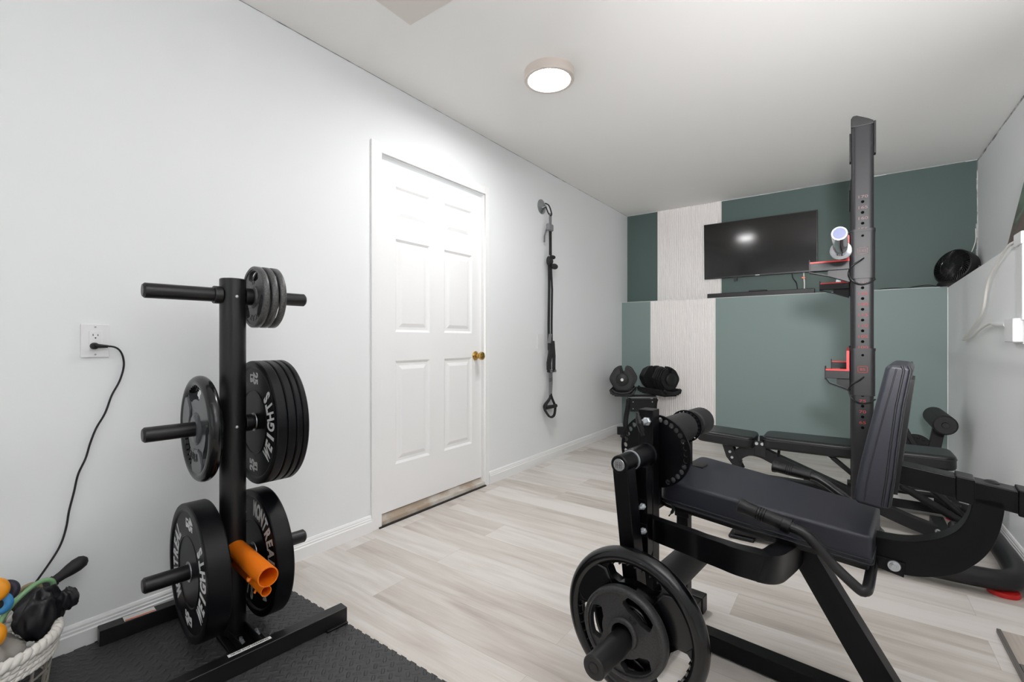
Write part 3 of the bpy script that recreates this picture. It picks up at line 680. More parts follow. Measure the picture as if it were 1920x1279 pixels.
iron_plate(tw(0, 0.0745, ZP[0]), -TPH, 0.113, 0.0225, 0, 'small iron plate nearest the post on the top right peg', 'small iron plates on the top peg', 1)
iron_plate(tw(0, 0.1035, ZP[0]), -TPH, 0.113, 0.0225, 18, 'middle one of three small iron plates on the top right peg', 'small iron plates on the top peg', 0)
iron_plate(tw(0, 0.1315, ZP[0]), -TPH, 0.113, 0.0225, -14, 'outermost small iron plate on the top right peg', 'small iron plates on the top peg', 0)

def grip_plate(name, loc, rotz, R, th, rot, label, body, rimm, mark, hr=0.0255):
    """moulded rubber plate with three hand grips"""
    t = thing(name, label, 'weight plate', loc, rotz)
    k = R / 0.195; m2 = Matrix.Rotation(math.radians(rot), 4, 'Z')
    cs = (90, 210, 330)
    holes = [kidney(0.108 * k, 0.164 * k, a - 31, a + 31, 16, 0.3) for a in cs]
    B().mesh(shape_mesh([circ(R - 0.02 * k, 90)] + holes + [circ(hr + 0.0005, 32)], th * 0.30), XZ @ m2).obj('plate_body', body, t)
    r0 = 0.021 * k
    prof = [(R - r0 + r0 * math.cos(a), th * 0.5 * math.sin(a)) for a in (2 * PI * i / 20 for i in range(20))]
    B().lathe(prof, None, 96).obj('rim', rimm, t, ang=80)
    B().lathe([(hr, -th * 0.5), (0.044, -th * 0.5), (0.05, -th * 0.42), (0.055, -th * 0.3), (0.055, th * 0.3), (0.044, th * 0.5), (hr, th * 0.5)], None, 48).obj('hub', body, t, ang=50)
    for a in cs:
        o = kidney(0.075 * k, 0.166 * k, a + 60 - 27, a + 60 + 27, 16, 0.22)
        b = B().prism([m2 @ Vector((x, y, -th * 0.42)) for x, y in o], (0, 0, th * 0.84)); b.bm.transform(XZ); b.obj('raised_pad', body, t, bevel=0.006, seg=3, ang=50)
    for a in cs:
        b = B()
        for j in range(-3, 4):
            aa = math.radians(a + j * 8)
            mm = XZ @ m2 @ Matrix.Rotation(aa, 4, 'Z')
            b.box(R - 0.0425 * k, R - 0.036 * k, -0.0022, 0.0022, -th * 0.36, th * 0.36, mm)
        b.obj('finger_ribs', rimm, t, bevel=0.0015)
    if mark:
        b = B(); arc_text(b, mark[0], mark[1], mark[2], 'in', 0.034, 13, 0.0012, 0.0008, 0.9)
        b.bm.transform(Matrix.Translation((0, -th * 0.42 - 0.0008, 0)) @ XZ)
        b.obj('raised_mark', M['emboss'], t, smooth=False, label='raised 35LB mark')
    return t
grip_plate('rubber_grip_plate', tw(0, -0.099, ZP[1]), -TPH, 0.18, 0.042, 8, 'rubber 35 pound plate with hand grips on the middle left peg', M['gripface'], M['grip'], ('35LB', 0.098, 262))

# ------------------------------------------------------------------ basket of small equipment, bottom left
BC = Vector((-1.93, 0.16, 0.012))
t = thing('storage_basket', 'wire basket with a white braided rope rim at the left edge', 'basket', BC)
b = B()
def braid(b, R, z, r, n, ph):
    pts = []
    for s in (0, 1):
        P = []
        for k in range(n * 6):
            a = 2 * PI * k / (n * 6); w_ = a * n / 1.0 + PI * s + ph
            P.append(((R + 0.35 * r * math.cos(w_)) * math.cos(a), (R + 0.35 * r * math.cos(w_)) * math.sin(a), z + 0.5 * r * math.sin(w_)))
        b.tube(P, r * 0.8, 7, closed=True)
for k, (zz, rr) in enumerate(((0.200, 0.0135), (0.181, 0.0085), (0.166, 0.0085), (0.151, 0.0085))):
    braid(b, 0.168 - 0.002 * k, zz, rr, 26 + 4 * (k > 0), k)
b.obj('rope_rim', M['rope'], t, ang=80)
b = B()
for k in range(18):
    a = 2 * PI * k / 18
    b.tube([(0.163 * math.cos(a), 0.163 * math.sin(a), 0.19), (0.14 * math.cos(a), 0.14 * math.sin(a), 0.004)], 0.0028, 6)
for zz, R in ((0.11, 0.1535), (0.06, 0.147), (0.005, 0.14)):
    b.tube([(R * math.cos(2 * PI * k / 40), R * math.sin(2 * PI * k / 40), zz) for k in range(40)], 0.0028, 6, closed=True)
for k in range(-4, 5): b.tube([(-math.sqrt(0.0196 - (k * 0.03) ** 2), k * 0.03, 0.004), (math.sqrt(0.0196 - (k * 0.03) ** 2), k * 0.03, 0.004)], 0.0025, 6)
b.obj('wire_frame', M['wire'], t)
def blob(name, c, s, material, label, cat, seed, amp=0.18, rz=0.0):
    b = B(); b.sphere((0, 0, 0), 1, seg=56); rnd = random.Random(seed)
    ks = [(Vector((rnd.uniform(-1, 1), rnd.uniform(-1, 1), rnd.uniform(-0.5, 0.5))) * rnd.uniform(2.5, 8), rnd.uniform(0, 6)) for _ in range(6)]
    for v in b.bm.verts:
        d = sum(1 - abs(math.sin(kv.dot(v.co) + ph)) * 2 for kv, ph in ks) / 6
        v.co *= 1 + amp * d
    b.bm.transform(Matrix.Translation(Vector(c)) @ Matrix.Rotation(rz, 4, 'Z') @ Matrix.Diagonal((s[0], s[1], s[2], 1)))
    o = b.obj(name, material, ang=80); tag(o, label, cat); return o
blob('cloth_pouch', (-1.93, 0.292, 0.25), (0.045, 0.06, 0.075), M['satin'], 'black satin pouch on top in the rope rimmed basket', 'pouch', 3, 0.32, 0.5)
blob('cloth_pouch', (-1.935, 0.352, 0.268), (0.022, 0.03, 0.034), M['satin'], 'small black satin pouch end hanging over the basket rim', 'pouch', 5, 0.3)
blob('cloth_bag', (-1.905, 0.165, 0.186), (0.09, 0.09, 0.062), M['greycloth'], 'grey satin bag stuffed in the middle of the basket', 'bag', 8, 0.3)
blob('dark_bag', (-1.93, 0.155, 0.078), (0.10, 0.10, 0.046), M['satin'], 'black bag at the bottom of the wire basket', 'bag', 11, 0.15)
def massage_stick():
    t = thing('massage_stick', 'black foam handled stick leaning out of the basket against the wall', 'massage stick', (-2.05, 0.25, 0.24))
    d = Vector((-0.02, 0.176, 0.088))
    B().tube([(0, 0, 0), d * 0.25, d * 0.55], [0.017, 0.018, 0.017], 18, smooth=4).obj('shaft', M['foam'], t)
    pts = [d * x for x in (0.55, 0.64, 0.74, 0.84, 0.93, 0.98, 1.0)]
    B().tube(pts, [0.014, 0.015, 0.0195, 0.022, 0.020, 0.012, 0.003], 20).obj('handle', M['foam'], t)
massage_stick()
tag(B().tube([(-1.94, 0.20, 0.215), (-1.96, 0.225, 0.272), (-1.97, 0.265, 0.312), (-1.985, 0.30, 0.325), (-1.99, 0.325, 0.318), (-1.992, 0.331, 0.295), (-1.99, 0.322, 0.262)], 0.0068, 12, smooth=7).obj('resistance_tube', M['greentube']), 'green rubber resistance tube looped out of the basket', 'resistance tube', 'resistance tubes in the basket')
tag(B().tube([(-1.95, 0.195, 0.22), (-1.98, 0.215, 0.275), (-2.0, 0.255, 0.308), (-2.02, 0.285, 0.312), (-2.02, 0.305, 0.30), (-2.0, 0.30, 0.27)], 0.0066, 12, smooth=7).obj('resistance_tube', M['tantube']), 'tan rubber resistance tube behind the green one', 'resistance tube', 'resistance tubes in the basket')
def ring(name, c, R, r, nrm, material, label, cat, hub=False):
    q = Vector(nrm).normalized().to_track_quat('Y', 'Z').to_matrix().to_4x4()
    t = thing(name, label, cat, c)
    B().lathe([(R - r + r * math.cos(a), r * 1.1 * math.sin(a)) for a in (2 * PI * i / 16 for i in range(16))], q, 40).obj('ring', material, t, ang=80)
    B().lathe([(0, -0.008), (R - 1.6 * r, -0.008), (R - 1.6 * r, 0.008), (0, 0.008)], q, 32, closed=False).obj('hub', M['rubber'], t, label='black centre')
ring('exercise_wheel', (-1.95, 0.205, 0.352), 0.033, 0.013, (0.75, -0.65, 0.2), M['yellow'], 'orange ring handle with a black centre, topmost at the left edge', 'ring handle')
ring('exercise_wheel', (-1.875, 0.186, 0.258), 0.036, 0.015, (0.8, -0.6, 0.3), M['yellow'], 'orange ring handle lower at the left edge, just above the rope rim', 'ring handle')
ring('exercise_wheel', (-1.96, 0.215, 0.306), 0.030, 0.010, (0.8, -0.55, 0.2), M['blue'], 'blue ring handle between the two orange ones', 'ring handle')
ring('exercise_wheel', (-2.0, 0.232, 0.322), 0.031, 0.011, (0.8, -0.5, 0.3), M['navy'], 'dark purple ring handle behind the blue one', 'ring handle')

# ------------------------------------------------------------------ leg extension bench (foreground)
MO = Vector((-0.43, 1.693, 0)); MPH = 0.1
MA = Vector((math.cos(MPH), -math.sin(MPH), 0)); MN = Vector((math.sin(MPH), math.cos(MPH), 0))
def mw(p, q, z): return MO + MA * p + MN * q + Vector((0, 0, z))
t = thing('leg_extension_bench', 'black leg extension bench with a perforated disc and loaded plates in the foreground', 'exercise machine', MO, -MPH)
K = M['black']
def pz_prism(b, pts, q0, q1): return b.prism([(p, q0, z) for p, z in pts], (0, q1 - q0, 0))
B().box(-0.045, 0.80, -0.028, 0.028, 0.006, 0.062).obj('base_beam', K, t, bevel=0.003)
cb = B().box(-0.097, -0.043, -0.23, 0.19, 0.006, 0.062).obj('front_crossbar', K, t, bevel=0.003)
for s in (-1, 1):
    B().box(-0.101, -0.039, s * 0.175 if s > 0 else -0.235, 0.225 if s > 0 else s * 0.185, 0.0, 0.067).obj('end_cap', M['rubber'], cb, bevel=0.004)
cb = B().box(0.745, 0.80, -0.23, -0.028, 0.006, 0.062).box(0.745, 0.80, 0.028, 0.23, 0.006, 0.062).obj('rear_crossbar', K, t, bevel=0.003)
for s in (-1, 1): B().box(0.741, 0.804, s * 0.20 if s > 0 else -0.245, 0.245 if s > 0 else -0.20, 0.0, 0.067).obj('end_cap', M['rubber'], cb, bevel=0.004)
fp = B().box(-0.063, -0.023, -0.02, 0.02, 0.06, 0.50).obj('front_post', K, t, bevel=0.003)
B().box(-0.068, -0.018, -0.025, 0.025, 0.435, 0.47).obj('post_collar', K, fp, bevel=0.003)
pz_prism(B(), [(-0.075, 0.524), (0.50, 0.466), (0.50, 0.418), (-0.075, 0.47)], -0.024, 0.024).obj('seat_beam', K, t, bevel=0.003)
pz_prism(B(), [(0.268, 0.45), (0.345, 0.45), (0.588, 0.055), (0.50, 0.055)], -0.028, 0.028).obj('rear_leg', K, t, bevel=0.002)
bp = pz_prism(B(), [(0.488, 0.475), (0.56, 0.468), (0.556, 0.43), (0.494, 0.441)], -0.036, -0.03).obj('joint_plate', K, t, bevel=0.001)
B().lathe([(0, -0.046), (0.006, -0.046), (0.007, -0.042), (0.009, -0.042), (0.01, -0.039), (0.0135, -0.039), (0.0145, -0.036), (0, -0.036)], Matrix.Translation((0.536, 0, 0.455)), 24, closed=False).obj('bolt', M['zinc'], bp, label='zinc bolt')
inner = [(0.475, 0.519), (0.515, 0.520), (0.55, 0.523), (0.585, 0.532), (0.624, 0.551), (0.652, 0.574), (0.670, 0.601), (0.681, 0.633), (0.686, 0.670)]
outer = [(0.741, 0.672), (0.739, 0.640), (0.730, 0.588), (0.714, 0.543), (0.690, 0.505), (0.656, 0.470), (0.604, 0.445), (0.553, 0.435), (0.515, 0.436), (0.475, 0.437)]
sm = lambda q: [(v.x, v.y) for v in catmull([(a, c, 0) for a, c in q], 5)]
pz_prism(B(), sm(inner) + sm(outer), -0.03, 0.03).obj('curved_rear_arm', K, t, bevel=0.002, ang=50)
bb = pz_prism(B(), [(0.545, 0.728), (0.84, 0.691), (0.84, 0.638), (0.545, 0.675)], -0.03, 0.03).obj('back_beam', K, t, bevel=0.003)
pz_prism(B(), [(0.655, 0.719), (0.690, 0.7145), (0.690, 0.652), (0.655, 0.6565)], -0.035, 0.035).obj('sliding_collar', K, bb, bevel=0.003)
pz_prism(B(), [(0.762, 0.7055), (0.846, 0.695), (0.846, 0.633), (0.762, 0.6435)], -0.034, 0.034).obj('end_cap', K, bb, bevel=0.003)
B().lathe([(0, 0), (0.013, 0), (0.016, 0.004), (0.016, 0.008), (0.01, 0.012), (0, 0.012)], Matrix.Translation((0.720, 0.012, 0.698)) @ Matrix.Rotation(PI / 2, 4, 'X'), 24, closed=False).obj('adjusting_knob', M['rubber'], bb)
# seat pad, tapering to the rear and falling slightly
def rounded(poly, r, n=6):
    o = []; m = len(poly)
    for i in range(m):
        p = Vector(poly[i]); a = (Vector(poly[i - 1]) - p).normalized(); c = (Vector(poly[(i + 1) % m]) - p).normalized()
        rr = r[i] if isinstance(r, (list, tuple)) else r
        ang = a.angle(c); d = rr / math.tan(ang / 2)
        p0, p1 = p + a * d, p + c * d
        for k in range(n + 1):
            tt = k / n; o.append(tuple((p0 * (1 - tt) ** 2 + p * 2 * tt * (1 - tt) + p1 * tt ** 2)[:2]))
    return o
so = rounded([(-0.052, -0.195), (0.20, -0.178), (0.497, -0.147), (0.497, 0.147), (0.20, 0.178), (-0.052, 0.195)], [0.035, 0.1, 0.016, 0.016, 0.1, 0.035])
SEAT = lambda p: 0.606 - 0.1 * p
b = B(); b.prism([(p, q, SEAT(p) - 0.082) for p, q in so], (0, 0, 0.082)); seat = b.obj('seat_pad', M['vinyl'], t, bevel=0.011, seg=4, ang=50)
for dz, off, rr in ((-0.008, -0.0035, 0.0016), (-0.062, 0.0004, 0.0028), (-0.073, 0.0004, 0.0028)):
    B().tube([(p + (off if p > 0.2 else -off) * 1.0, q * (1 + off * 5), SEAT(p) + dz) for p, q in so], rr, 6, closed=True).obj('seam_piping', M['thread'], seat)
B().prism([(p * 0.985, q * 0.95, SEAT(p) - 0.092) for p, q in so], (0, 0, 0.012)).obj('seat_board', M['rubber'], seat)
B().box(-0.062, 0.012, 0.028, 0.085, 0.596, 0.6095, Matrix.Identity(4)).obj('post_slot', M['rubber'], seat, bevel=0.003)
B().tube([(-0.025, -0.165, 0.545), (-0.008, -0.185, 0.535), (-0.004, -0.19, 0.515), (-0.018, -0.19, 0.492)], [0.007, 0.007, 0.005, 0.002], 10, smooth=5).obj('release_lever', M['rubber'], t)
# backrest
bk = [(0.459, 0.646), (0.464, 0.69), (0.472, 0.74), (0.484, 0.80), (0.498, 0.87), (0.513, 0.94), (0.523, 0.988), (0.530, 1.000), (0.572, 0.996), (0.576, 0.985), (0.561, 0.893), (0.551, 0.80), (0.543, 0.713), (0.534, 0.64), (0.526, 0.628), (0.467, 0.636)]
b = B(); pz_prism(b, bk, -0.15, 0.15); back = b.obj('backrest_pad', M['vinyl'], t, bevel=0.014, seg=4, ang=55)
edge = bk[8:14]
for dp in (-0.004, -0.017):
    for s in (-1, 1):
        B().tube([(p + dp, s * 0.1505, z) for p, z in edge], 0.0026, 6).obj('seam_piping', M['thread'], back)
B().tube([(p + 0.022, -0.1500, z) for p, z in bk[0:7]], 0.0016, 6).obj('seam_piping', M['thread'], back)
pz_prism(B(), [(0.528, 0.66), (0.562, 0.96), (0.578, 0.958), (0.545, 0.66)], -0.09, 0.09).obj('backrest_board', M['rubber'], back)
# grab handles on both sides of the seat
def handle(path, s):
    h = B().tube([(0.49, 0.0, 0.452), (0.492, s * 0.1, 0.452), (0.493, s * 0.21, 0.451), (0.488, s * 0.237, 0.452), (0.476, s * 0.241, 0.456)] + path[::-1], 0.0125, 14, smooth=5).obj('grab_handle', M['black2'], t)
    a, c = Vector(path[0]), Vector(path[1]); d = c - a
    g = B().tube([a + d * x for x in (-0.02, 0.0, 0.06, 0.14, 0.36, 0.365, 0.37, 0.41, 0.415, 0.42, 0.46, 0.465, 0.47, 0.51, 0.515, 0.52, 0.84, 0.845, 0.85, 1.0)],
                 [0.017, 0.0205, 0.0205, 0.018, 0.018, 0.015, 0.0185, 0.0185, 0.015, 0.0185, 0.0185, 0.015, 0.0185, 0.0185, 0.015, 0.0185, 0.018, 0.0205, 0.0205, 0.0205], 24).obj('hand_grip', M['rubber'], h)
handle([(0.208, -0.24, 0.594), (0.333, -0.24, 0.566), (0.367, -0.24, 0.556), (0.395, -0.24, 0.53), (0.424, -0.24, 0.498)], -1)
handle([(0.188, 0.24, 0.602), (0.304, 0.24, 0.59), (0.340, 0.24, 0.577), (0.372, 0.24, 0.556), (0.408, 0.24, 0.530)], 1)
# thigh roller above the seat front
tr = B().box(-0.058, -0.034, 0.034, 0.058, 0.585, 0.75).cyl((-0.045, -0.19, 0.75), (-0.045, 0.16, 0.75), 0.0125, 18).obj('thigh_roller_post', K, t, bevel=0.002)
for q0, q1 in ((-0.2, 0.006), (0.072, 0.175)):
    b = B().lathe([(0.014, q0), (0.045, q0), (0.05, q0 + 0.005), (0.05, q1 - 0.005), (0.045, q1), (0.014, q1)], Matrix.Translation((-0.045, 0, 0.75)), 48); b.obj('thigh_roller', M['foam'], tr)
sl_r = []
for k in range(22):
    ca, sa_ = math.cos(2 * PI * k / 22), math.sin(2 * PI * k / 22)
    sl_r.append([(0.0455 * ca + 0.0075 * ca * math.cos(j) - 0.0042 * sa_ * math.sin(j), 0.0455 * sa_ + 0.0075 * sa_ * math.cos(j) + 0.0042 * ca * math.sin(j)) for j in (2 * PI * i / 14 for i in range(14))])
b = B().mesh(shape_mesh([circ(0.057, 64)] + sl_r, 0.003), Matrix.Translation((-0.045, 0.02, 0.75)) @ XZ)
b.obj('ratchet_ring', K, tr)
# perforated selector disc, swing arm, pivot
AX = (-0.048, 0.706)
angs = [-64 + 11 * k for k in range(29)]
B().mesh(shape_mesh([circ(0.116, 90)] + [[(x, y) for x, y in circ(0.0078, 16, 0.102 * math.cos(math.radians(a)), 0.102 * math.sin(math.radians(a)))] for a in angs], 0.004),
         Matrix.Translation((AX[0], -0.229, AX[1])) @ XZ).obj('selector_disc', K, t, bevel=0.0008, seg=1)
sa = B().box(-0.075, -0.026, -0.29, -0.242, 0.235, 0.843).obj('swing_arm', K, t, bevel=0.003)
B().box(-0.06, -0.04, -0.242, -0.02, 0.515, 0.545).box(-0.062, -0.034, -0.225, -0.205, 0.53, 0.62).obj('disc_mount', K, t, bevel=0.003)
pn = B().lathe([(0, -0.292), (0.0135, -0.292), (0.0135, -0.300), (0.011, -0.302), (0.011, -0.312), (0.009, -0.312), (0.010, -0.29), (0, -0.29)], Matrix.Translation((-0.044, 0, 0.808)), 6, closed=False).cyl((-0.044, -0.30, 0.808), (-0.044, -0.338, 0.808), 0.0085, 18).obj('lock_pin', M['zinc'], sa, label='zinc lock pin')
B().tube([(-0.052, -0.34, 0.838), (-0.048, -0.342, 0.82), (-0.044, -0.344, 0.808), (-0.040, -0.342, 0.794), (-0.034, -0.34, 0.772)], [0.005, 0.0085, 0.0095, 0.0085, 0.005], 12, smooth=3).sphere((-0.044, -0.342, 0.808), 0.011, 1, 1.2, 1, 14).obj('t_handle', M['rubber'], pn, label='black pull handle')
B().lathe([(0, -0.386), (0.030, -0.386), (0.032, -0.383), (0.032, -0.296), (0.037, -0.294), (0.037, -0.289), (0, -0.289)], Matrix.Translation((AX[0], 0, AX[1])), 40, closed=False).obj('pivot_sleeve', K, t)
B().lathe([(0, -0.3945), (0.0285, -0.3945), (0.0285, -0.386), (0, -0.386)], Matrix.Translation((AX[0], 0, AX[1])), 40, closed=False).obj('bearing_ring', M['zinc'], t, label='bright bearing ring')
pv = B().lathe([(0, -0.462), (0.024, -0.462), (0.0265, -0.459), (0.0265, -0.394), (0, -0.394)], Matrix.Translation((AX[0], 0, AX[1])), 40, closed=False).obj('pivot_hub', K, t)
bd = B().lathe([(0, -0.4635), (0.0165, -0.4635), (0.0175, -0.462), (0, -0.462)], Matrix.Translation((AX[0], 0, AX[1])), 32, closed=False).obj('round_badge', M['steel'], pv, label='silver round badge')
b = B()
for dx in (-0.008, -0.003, 0.003, 0.008):
    b.box(AX[0] + dx - 0.0011, AX[0] + dx + 0.0011, -0.4641, -0.4635, AX[1] - 0.009, AX[1] + 0.009)
b.box(AX[0] - 0.009, AX[0] + 0.009, -0.4641, -0.4635, AX[1] - 0.001, AX[1] + 0.001)
b.obj('badge_relief', M['boardgrey'], pv)
la = pz_prism(B(), [(-0.071, 0.700), (-0.025, 0.700), (0.020, 0.262), (-0.024, 0.262)], -0.46, -0.408).obj('lever_arm', K, t, bevel=0.003)
B().lathe([(0, -0.695), (0.0265, -0.695), (0.029, -0.692), (0.029, -0.46), (0, -0.46)], Matrix.Translation((0.012, 0, 0.283)), 40, closed=False).obj('weight_peg', M['black2'], la)
B().lathe([(0.011, -0.6958), (0.0145, -0.6958), (0.0145, -0.694), (0.011, -0.694)], Matrix.Translation((0.012, 0, 0.283)), 28).obj('peg_cap_ring', M['rubber'], la)
br = pz_prism(B(), [(-0.040, 0.690), (-0.004, 0.690), (0.000, 0.44), (-0.014, 0.40), (-0.034, 0.41)], -0.380, -0.345).obj('arm_bracket', K, t, bevel=0.002)
for (p, z) in ((-0.012, 0.578), (-0.009, 0.508)):
    B().box(p - 0.018, p + 0.006, -0.386, -0.38, z - 0.018, z + 0.018).obj('bolt_plate', K, br, bevel=0.001)
    B().lathe([(0, -0.41), (0.0042, -0.41), (0.0042, -0.400), (0.0068, -0.400), (0.0068, -0.393), (0.0095, -0.3915), (0.0095, -0.386), (0, -0.386)], Matrix.Translation((p, 0, z)), 6, closed=False).obj('bolt', M['zinc'], br, label='zinc bolt')
# curved side arm from the pivot bracket round to the seat beam
ridge = [(-0.034, -0.327, 0.527), (0.03, -0.357, 0.535), (0.117, -0.387, 0.542), (0.16, -0.411, 0.548), (0.209, -0.430, 0.553), (0.25, -0.447, 0.557), (0.285, -0.452, 0.559), (0.310, -0.446, 0.557), (0.327, -0.431, 0.553), (0.338, -0.395, 0.544), (0.341, -0.346, 0.532), (0.338, -0.27, 0.513), (0.335, -0.207, 0.497), (0.330, -0.12, 0.475), (0.325, -0.02, 0.455)]
R_ = [Vector(p) for p in ridge]; cen = []
for i, p in enumerate(R_):
    d = (R_[min(i + 1, len(R_) - 1)] - R_[max(i - 1, 0)]); d.z = 0; d.normalize(); inn = Vector((-d.y, d.x, 0))
    wd_ = 0.014 + 0.012 * max(0, min(1, (i - 3) / 8))
    cen.append((p + inn * wd_ + Vector((0, 0, -0.0325))))
b = B(); rings = []
P = catmull(cen, 8); n_ = len(P)
for i in range(n_):
    d = (P[min(i + 1, n_ - 1)] - P[max(i - 1, 0)]).normalized(); side = d.cross(Vector((0, 0, 1))).normalized(); U = side.cross(d).normalized()
    w2 = 0.014 + 0.012 * max(0, min(1, (i / 8 - 3) / 8))
    rings.append([b.bm.verts.new(P[i] + side * a * w2 + U * c * 0.0325) for a, c in ((-1, -1), (1, -1), (1, 1), (-1, 1))])
for i in range(n_ - 1):
    for k in range(4): b.bm.faces.new((rings[i][k], rings[i][(k + 1) % 4], rings[i + 1][(k + 1) % 4], rings[i + 1][k]))
b.bm.faces.new(rings[0]); b.bm.faces.new(rings[-1])
b.obj('curved_side_arm', K, t, bevel=0.004, seg=3, ang=50)
# shin roller at the foot of the swing arm
B().cyl((-0.03, -0.29, 0.28), (-0.03, 0.13, 0.28), 0.0125, 18).obj('shin_roller_axle', K, t)
B().lathe([(0.014, -0.235), (0.045, -0.235), (0.05, -0.23), (0.05, 0.115), (0.045, 0.12), (0.014, 0.12)], Matrix.Translation((-0.03, 0, 0.28)), 48).obj('shin_roller', M['foam'], t)
# plates on the lever peg
grip_plate('rubber_grip_plate', mw(0.014, -0.497, 0.300), -MPH, 0.2, 0.05, -4, 'large glossy black rubber grip plate on the foreground machine', M['grip'], M['grip'], None, 0.0295)
iron_plate(mw(0.012, -0.541, 0.297), -MPH, 0.116, 0.03, -32, 'small grey iron plate in front of the large glossy one on the foreground machine', None, 2, M['iron_dark'], 0.0295)

# ------------------------------------------------------------------ squat rack with barbell
t = thing('squat_rack', 'tall black squat rack with red numbered height marks and red bar hooks', 'squat rack', (0.055, 2.74, 0))
KB = M['rack']
RY = 1.03
def upright(y0, numbers):
    P = rounded([(-0.043, y0 - 0.04), (0.042, y0 - 0.04), (0.042, y0 + 0.035), (-0.043, y0 + 0.035)], 0.02, 6)
    u = B().prism([(x, y, 0.05) for x, y in P], (0, 0, 2.006)).obj('upright', KB, t, ang=30)
    B().prism([(x, y0 - 0.041, z) for x, z in ((-0.044, 2.054), (0.043, 2.054), (0.043, 2.062), (0.038, 2.072), (0.02, 2.085), (-0.022, 2.108), (-0.036, 2.109), (-0.044, 2.096))], (0, 0.077, 0)).obj('top_cap', M['black_plastic'], u, bevel=0.004)
    B().box(0.042, 0.050, y0 - 0.02, y0 + 0.02, 1.925, 2.075).box(-0.050, -0.043, y0 - 0.01, y0 + 0.03, 1.905, 2.04).obj('side_plate', KB, u, bevel=0.002)
    if numbers:
        bh, bl, bd_ = B(), B(), B()
        for v in range(65, 171, 5):
            zz = v / 100.0
            tgt = bh if v > 125 else bl
            mx = Matrix.Translation((0.0, y0 - 0.0404, zz + 0.024)) @ XZ @ Matrix.Diagonal((1.5, 1, 1, 1))
            tgt.mesh(text_mesh(str(v), 0.0185, 0.0002, 0.0002), mx)
            bd_.lathe([(0, 0), (0.0066, 0), (0.0066, 0.0006), (0, 0.0006)], Matrix.Translation((0, y0 - 0.0406, zz + 0.001)), 14, closed=False)
        bh.obj('height_numbers', M['print_high'], u, smooth=False, label='faded red height numbers'); bl.obj('height_numbers', M['print_low'], u, smooth=False, label='red height numbers'); bd_.obj('pin_holes', M['hole'], u, smooth=False)
    return u
def sleeve(y0, z0, z1, lab):
    P = rounded([(-0.049, y0 - 0.046), (0.047, y0 - 0.046), (0.047, y0 + 0.041), (-0.049, y0 + 0.041)], 0.021, 6)
    s = B().prism([(x, y, z0) for x, y in P], (0, 0, z1 - z0)).prism([(x * 1.04, y0 + (y - y0) * 1.04, z1 - 0.01) for x, y in P], (0, 0, 0.012)).obj('hook_sleeve', KB, t, ang=30)
    if lab:
        zc = z0 + (z1 - z0) * 0.56; f = y0 - 0.0463
        w_ = M['print_high'] if lab == '145' else M['print_low']
        b = B().box(-0.019, 0.019, f - 0.0008, f, zc + 0.013, zc + 0.0155).box(-0.019, 0.019, f - 0.0008, f, zc - 0.0155, zc - 0.013).box(-0.019, -0.0165, f - 0.0008, f, zc - 0.0155, zc + 0.0155).box(0.0165, 0.019, f - 0.0008, f, zc - 0.0155, zc + 0.0155)
        b.mesh(text_mesh(lab, 0.017, 0.0003, 0.0002), Matrix.Translation((0, f - 0.0006, zc - 0.001)) @ XZ @ Matrix.Diagonal((1.25, 1, 1, 1)))
        b.obj('height_window', w_, s, smooth=False, label='red framed height window')
        B().lathe([(0, 0), (0.0055, 0), (0.0055, 0.0006), (0, 0.0006)], Matrix.Translation((0, f - 0.0006, z1 - 0.03)), 14, closed=False).obj('sight_hole', M['hole'], s, smooth=False)
        B().tube([(0.004, f, zc - 0.035), (-0.01, f - 0.02, zc - 0.047), (-0.04, f - 0.025, zc - 0.07), (-0.052, f - 0.01, zc - 0.10), (-0.04, f - 0.02, zc - 0.135), (-0.01, f - 0.012, zc - 0.155), (0.025, f - 0.008, zc - 0.150), (0.047, f + 0.002, zc - 0.135)], 0.0034, 8, smooth=6).obj('pin_tether', M['rubber'], s)
    return s
def hook(y0, zt, x0, back):
    """bar hook: tray with a lip, red liner, gusset and lower strap, reaching to the left of the upright"""
    xb = -0.049
    h = B().box(x0, xb, y0 - 0.036, y0 + 0.026, zt - 0.044, zt - 0.006).box(x0 - 0.003, x0 + 0.002, y0 - 0.038, y0 + 0.028, zt - 0.05, zt + 0.014).obj('bar_hook', KB, t, bevel=0.0015)
    B().prism([(xb, y0 - 0.02, zt - 0.044), (xb, y0 - 0.02, zt - 0.10), (xb - 0.085 if x0 < -0.15 else xb - 0.05, y0 - 0.02, zt - 0.07), (xb - 0.085 if x0 < -0.15 else xb - 0.05, y0 - 0.02, zt - 0.044)], (0, 0.03, 0)).obj('gusset', KB, h)
    B().sweep([(x0, y0 - 0.005, zt - 0.047), (xb - 0.08, y0 - 0.005, zt - 0.07), (xb, y0 - 0.005, zt - 0.102)], 0.05, 0.004).obj('support_strap', KB, h)
    l = B().box(x0 + 0.002, xb, y0 - 0.037, y0 + 0.027, zt - 0.006, zt + 0.001)
    l.box(xb - 0.012, xb - 0.001, y0 - 0.038, y0 + 0.028, zt - 0.006, zt + back)
    l.obj('liner', M['red'], h, label='red hook liner')
upright(0.0, True); upright(RY, False)
for y0, a in ((0.0, True), (RY, False)):
    sleeve(y0, 1.345, 1.572, '145' if a else None); hook(y0, 1.438, -0.208, 0.115)
    sleeve(y0, 0.80, 1.018, '85' if a else None); hook(y0, 0.918, -0.144, 0.09)
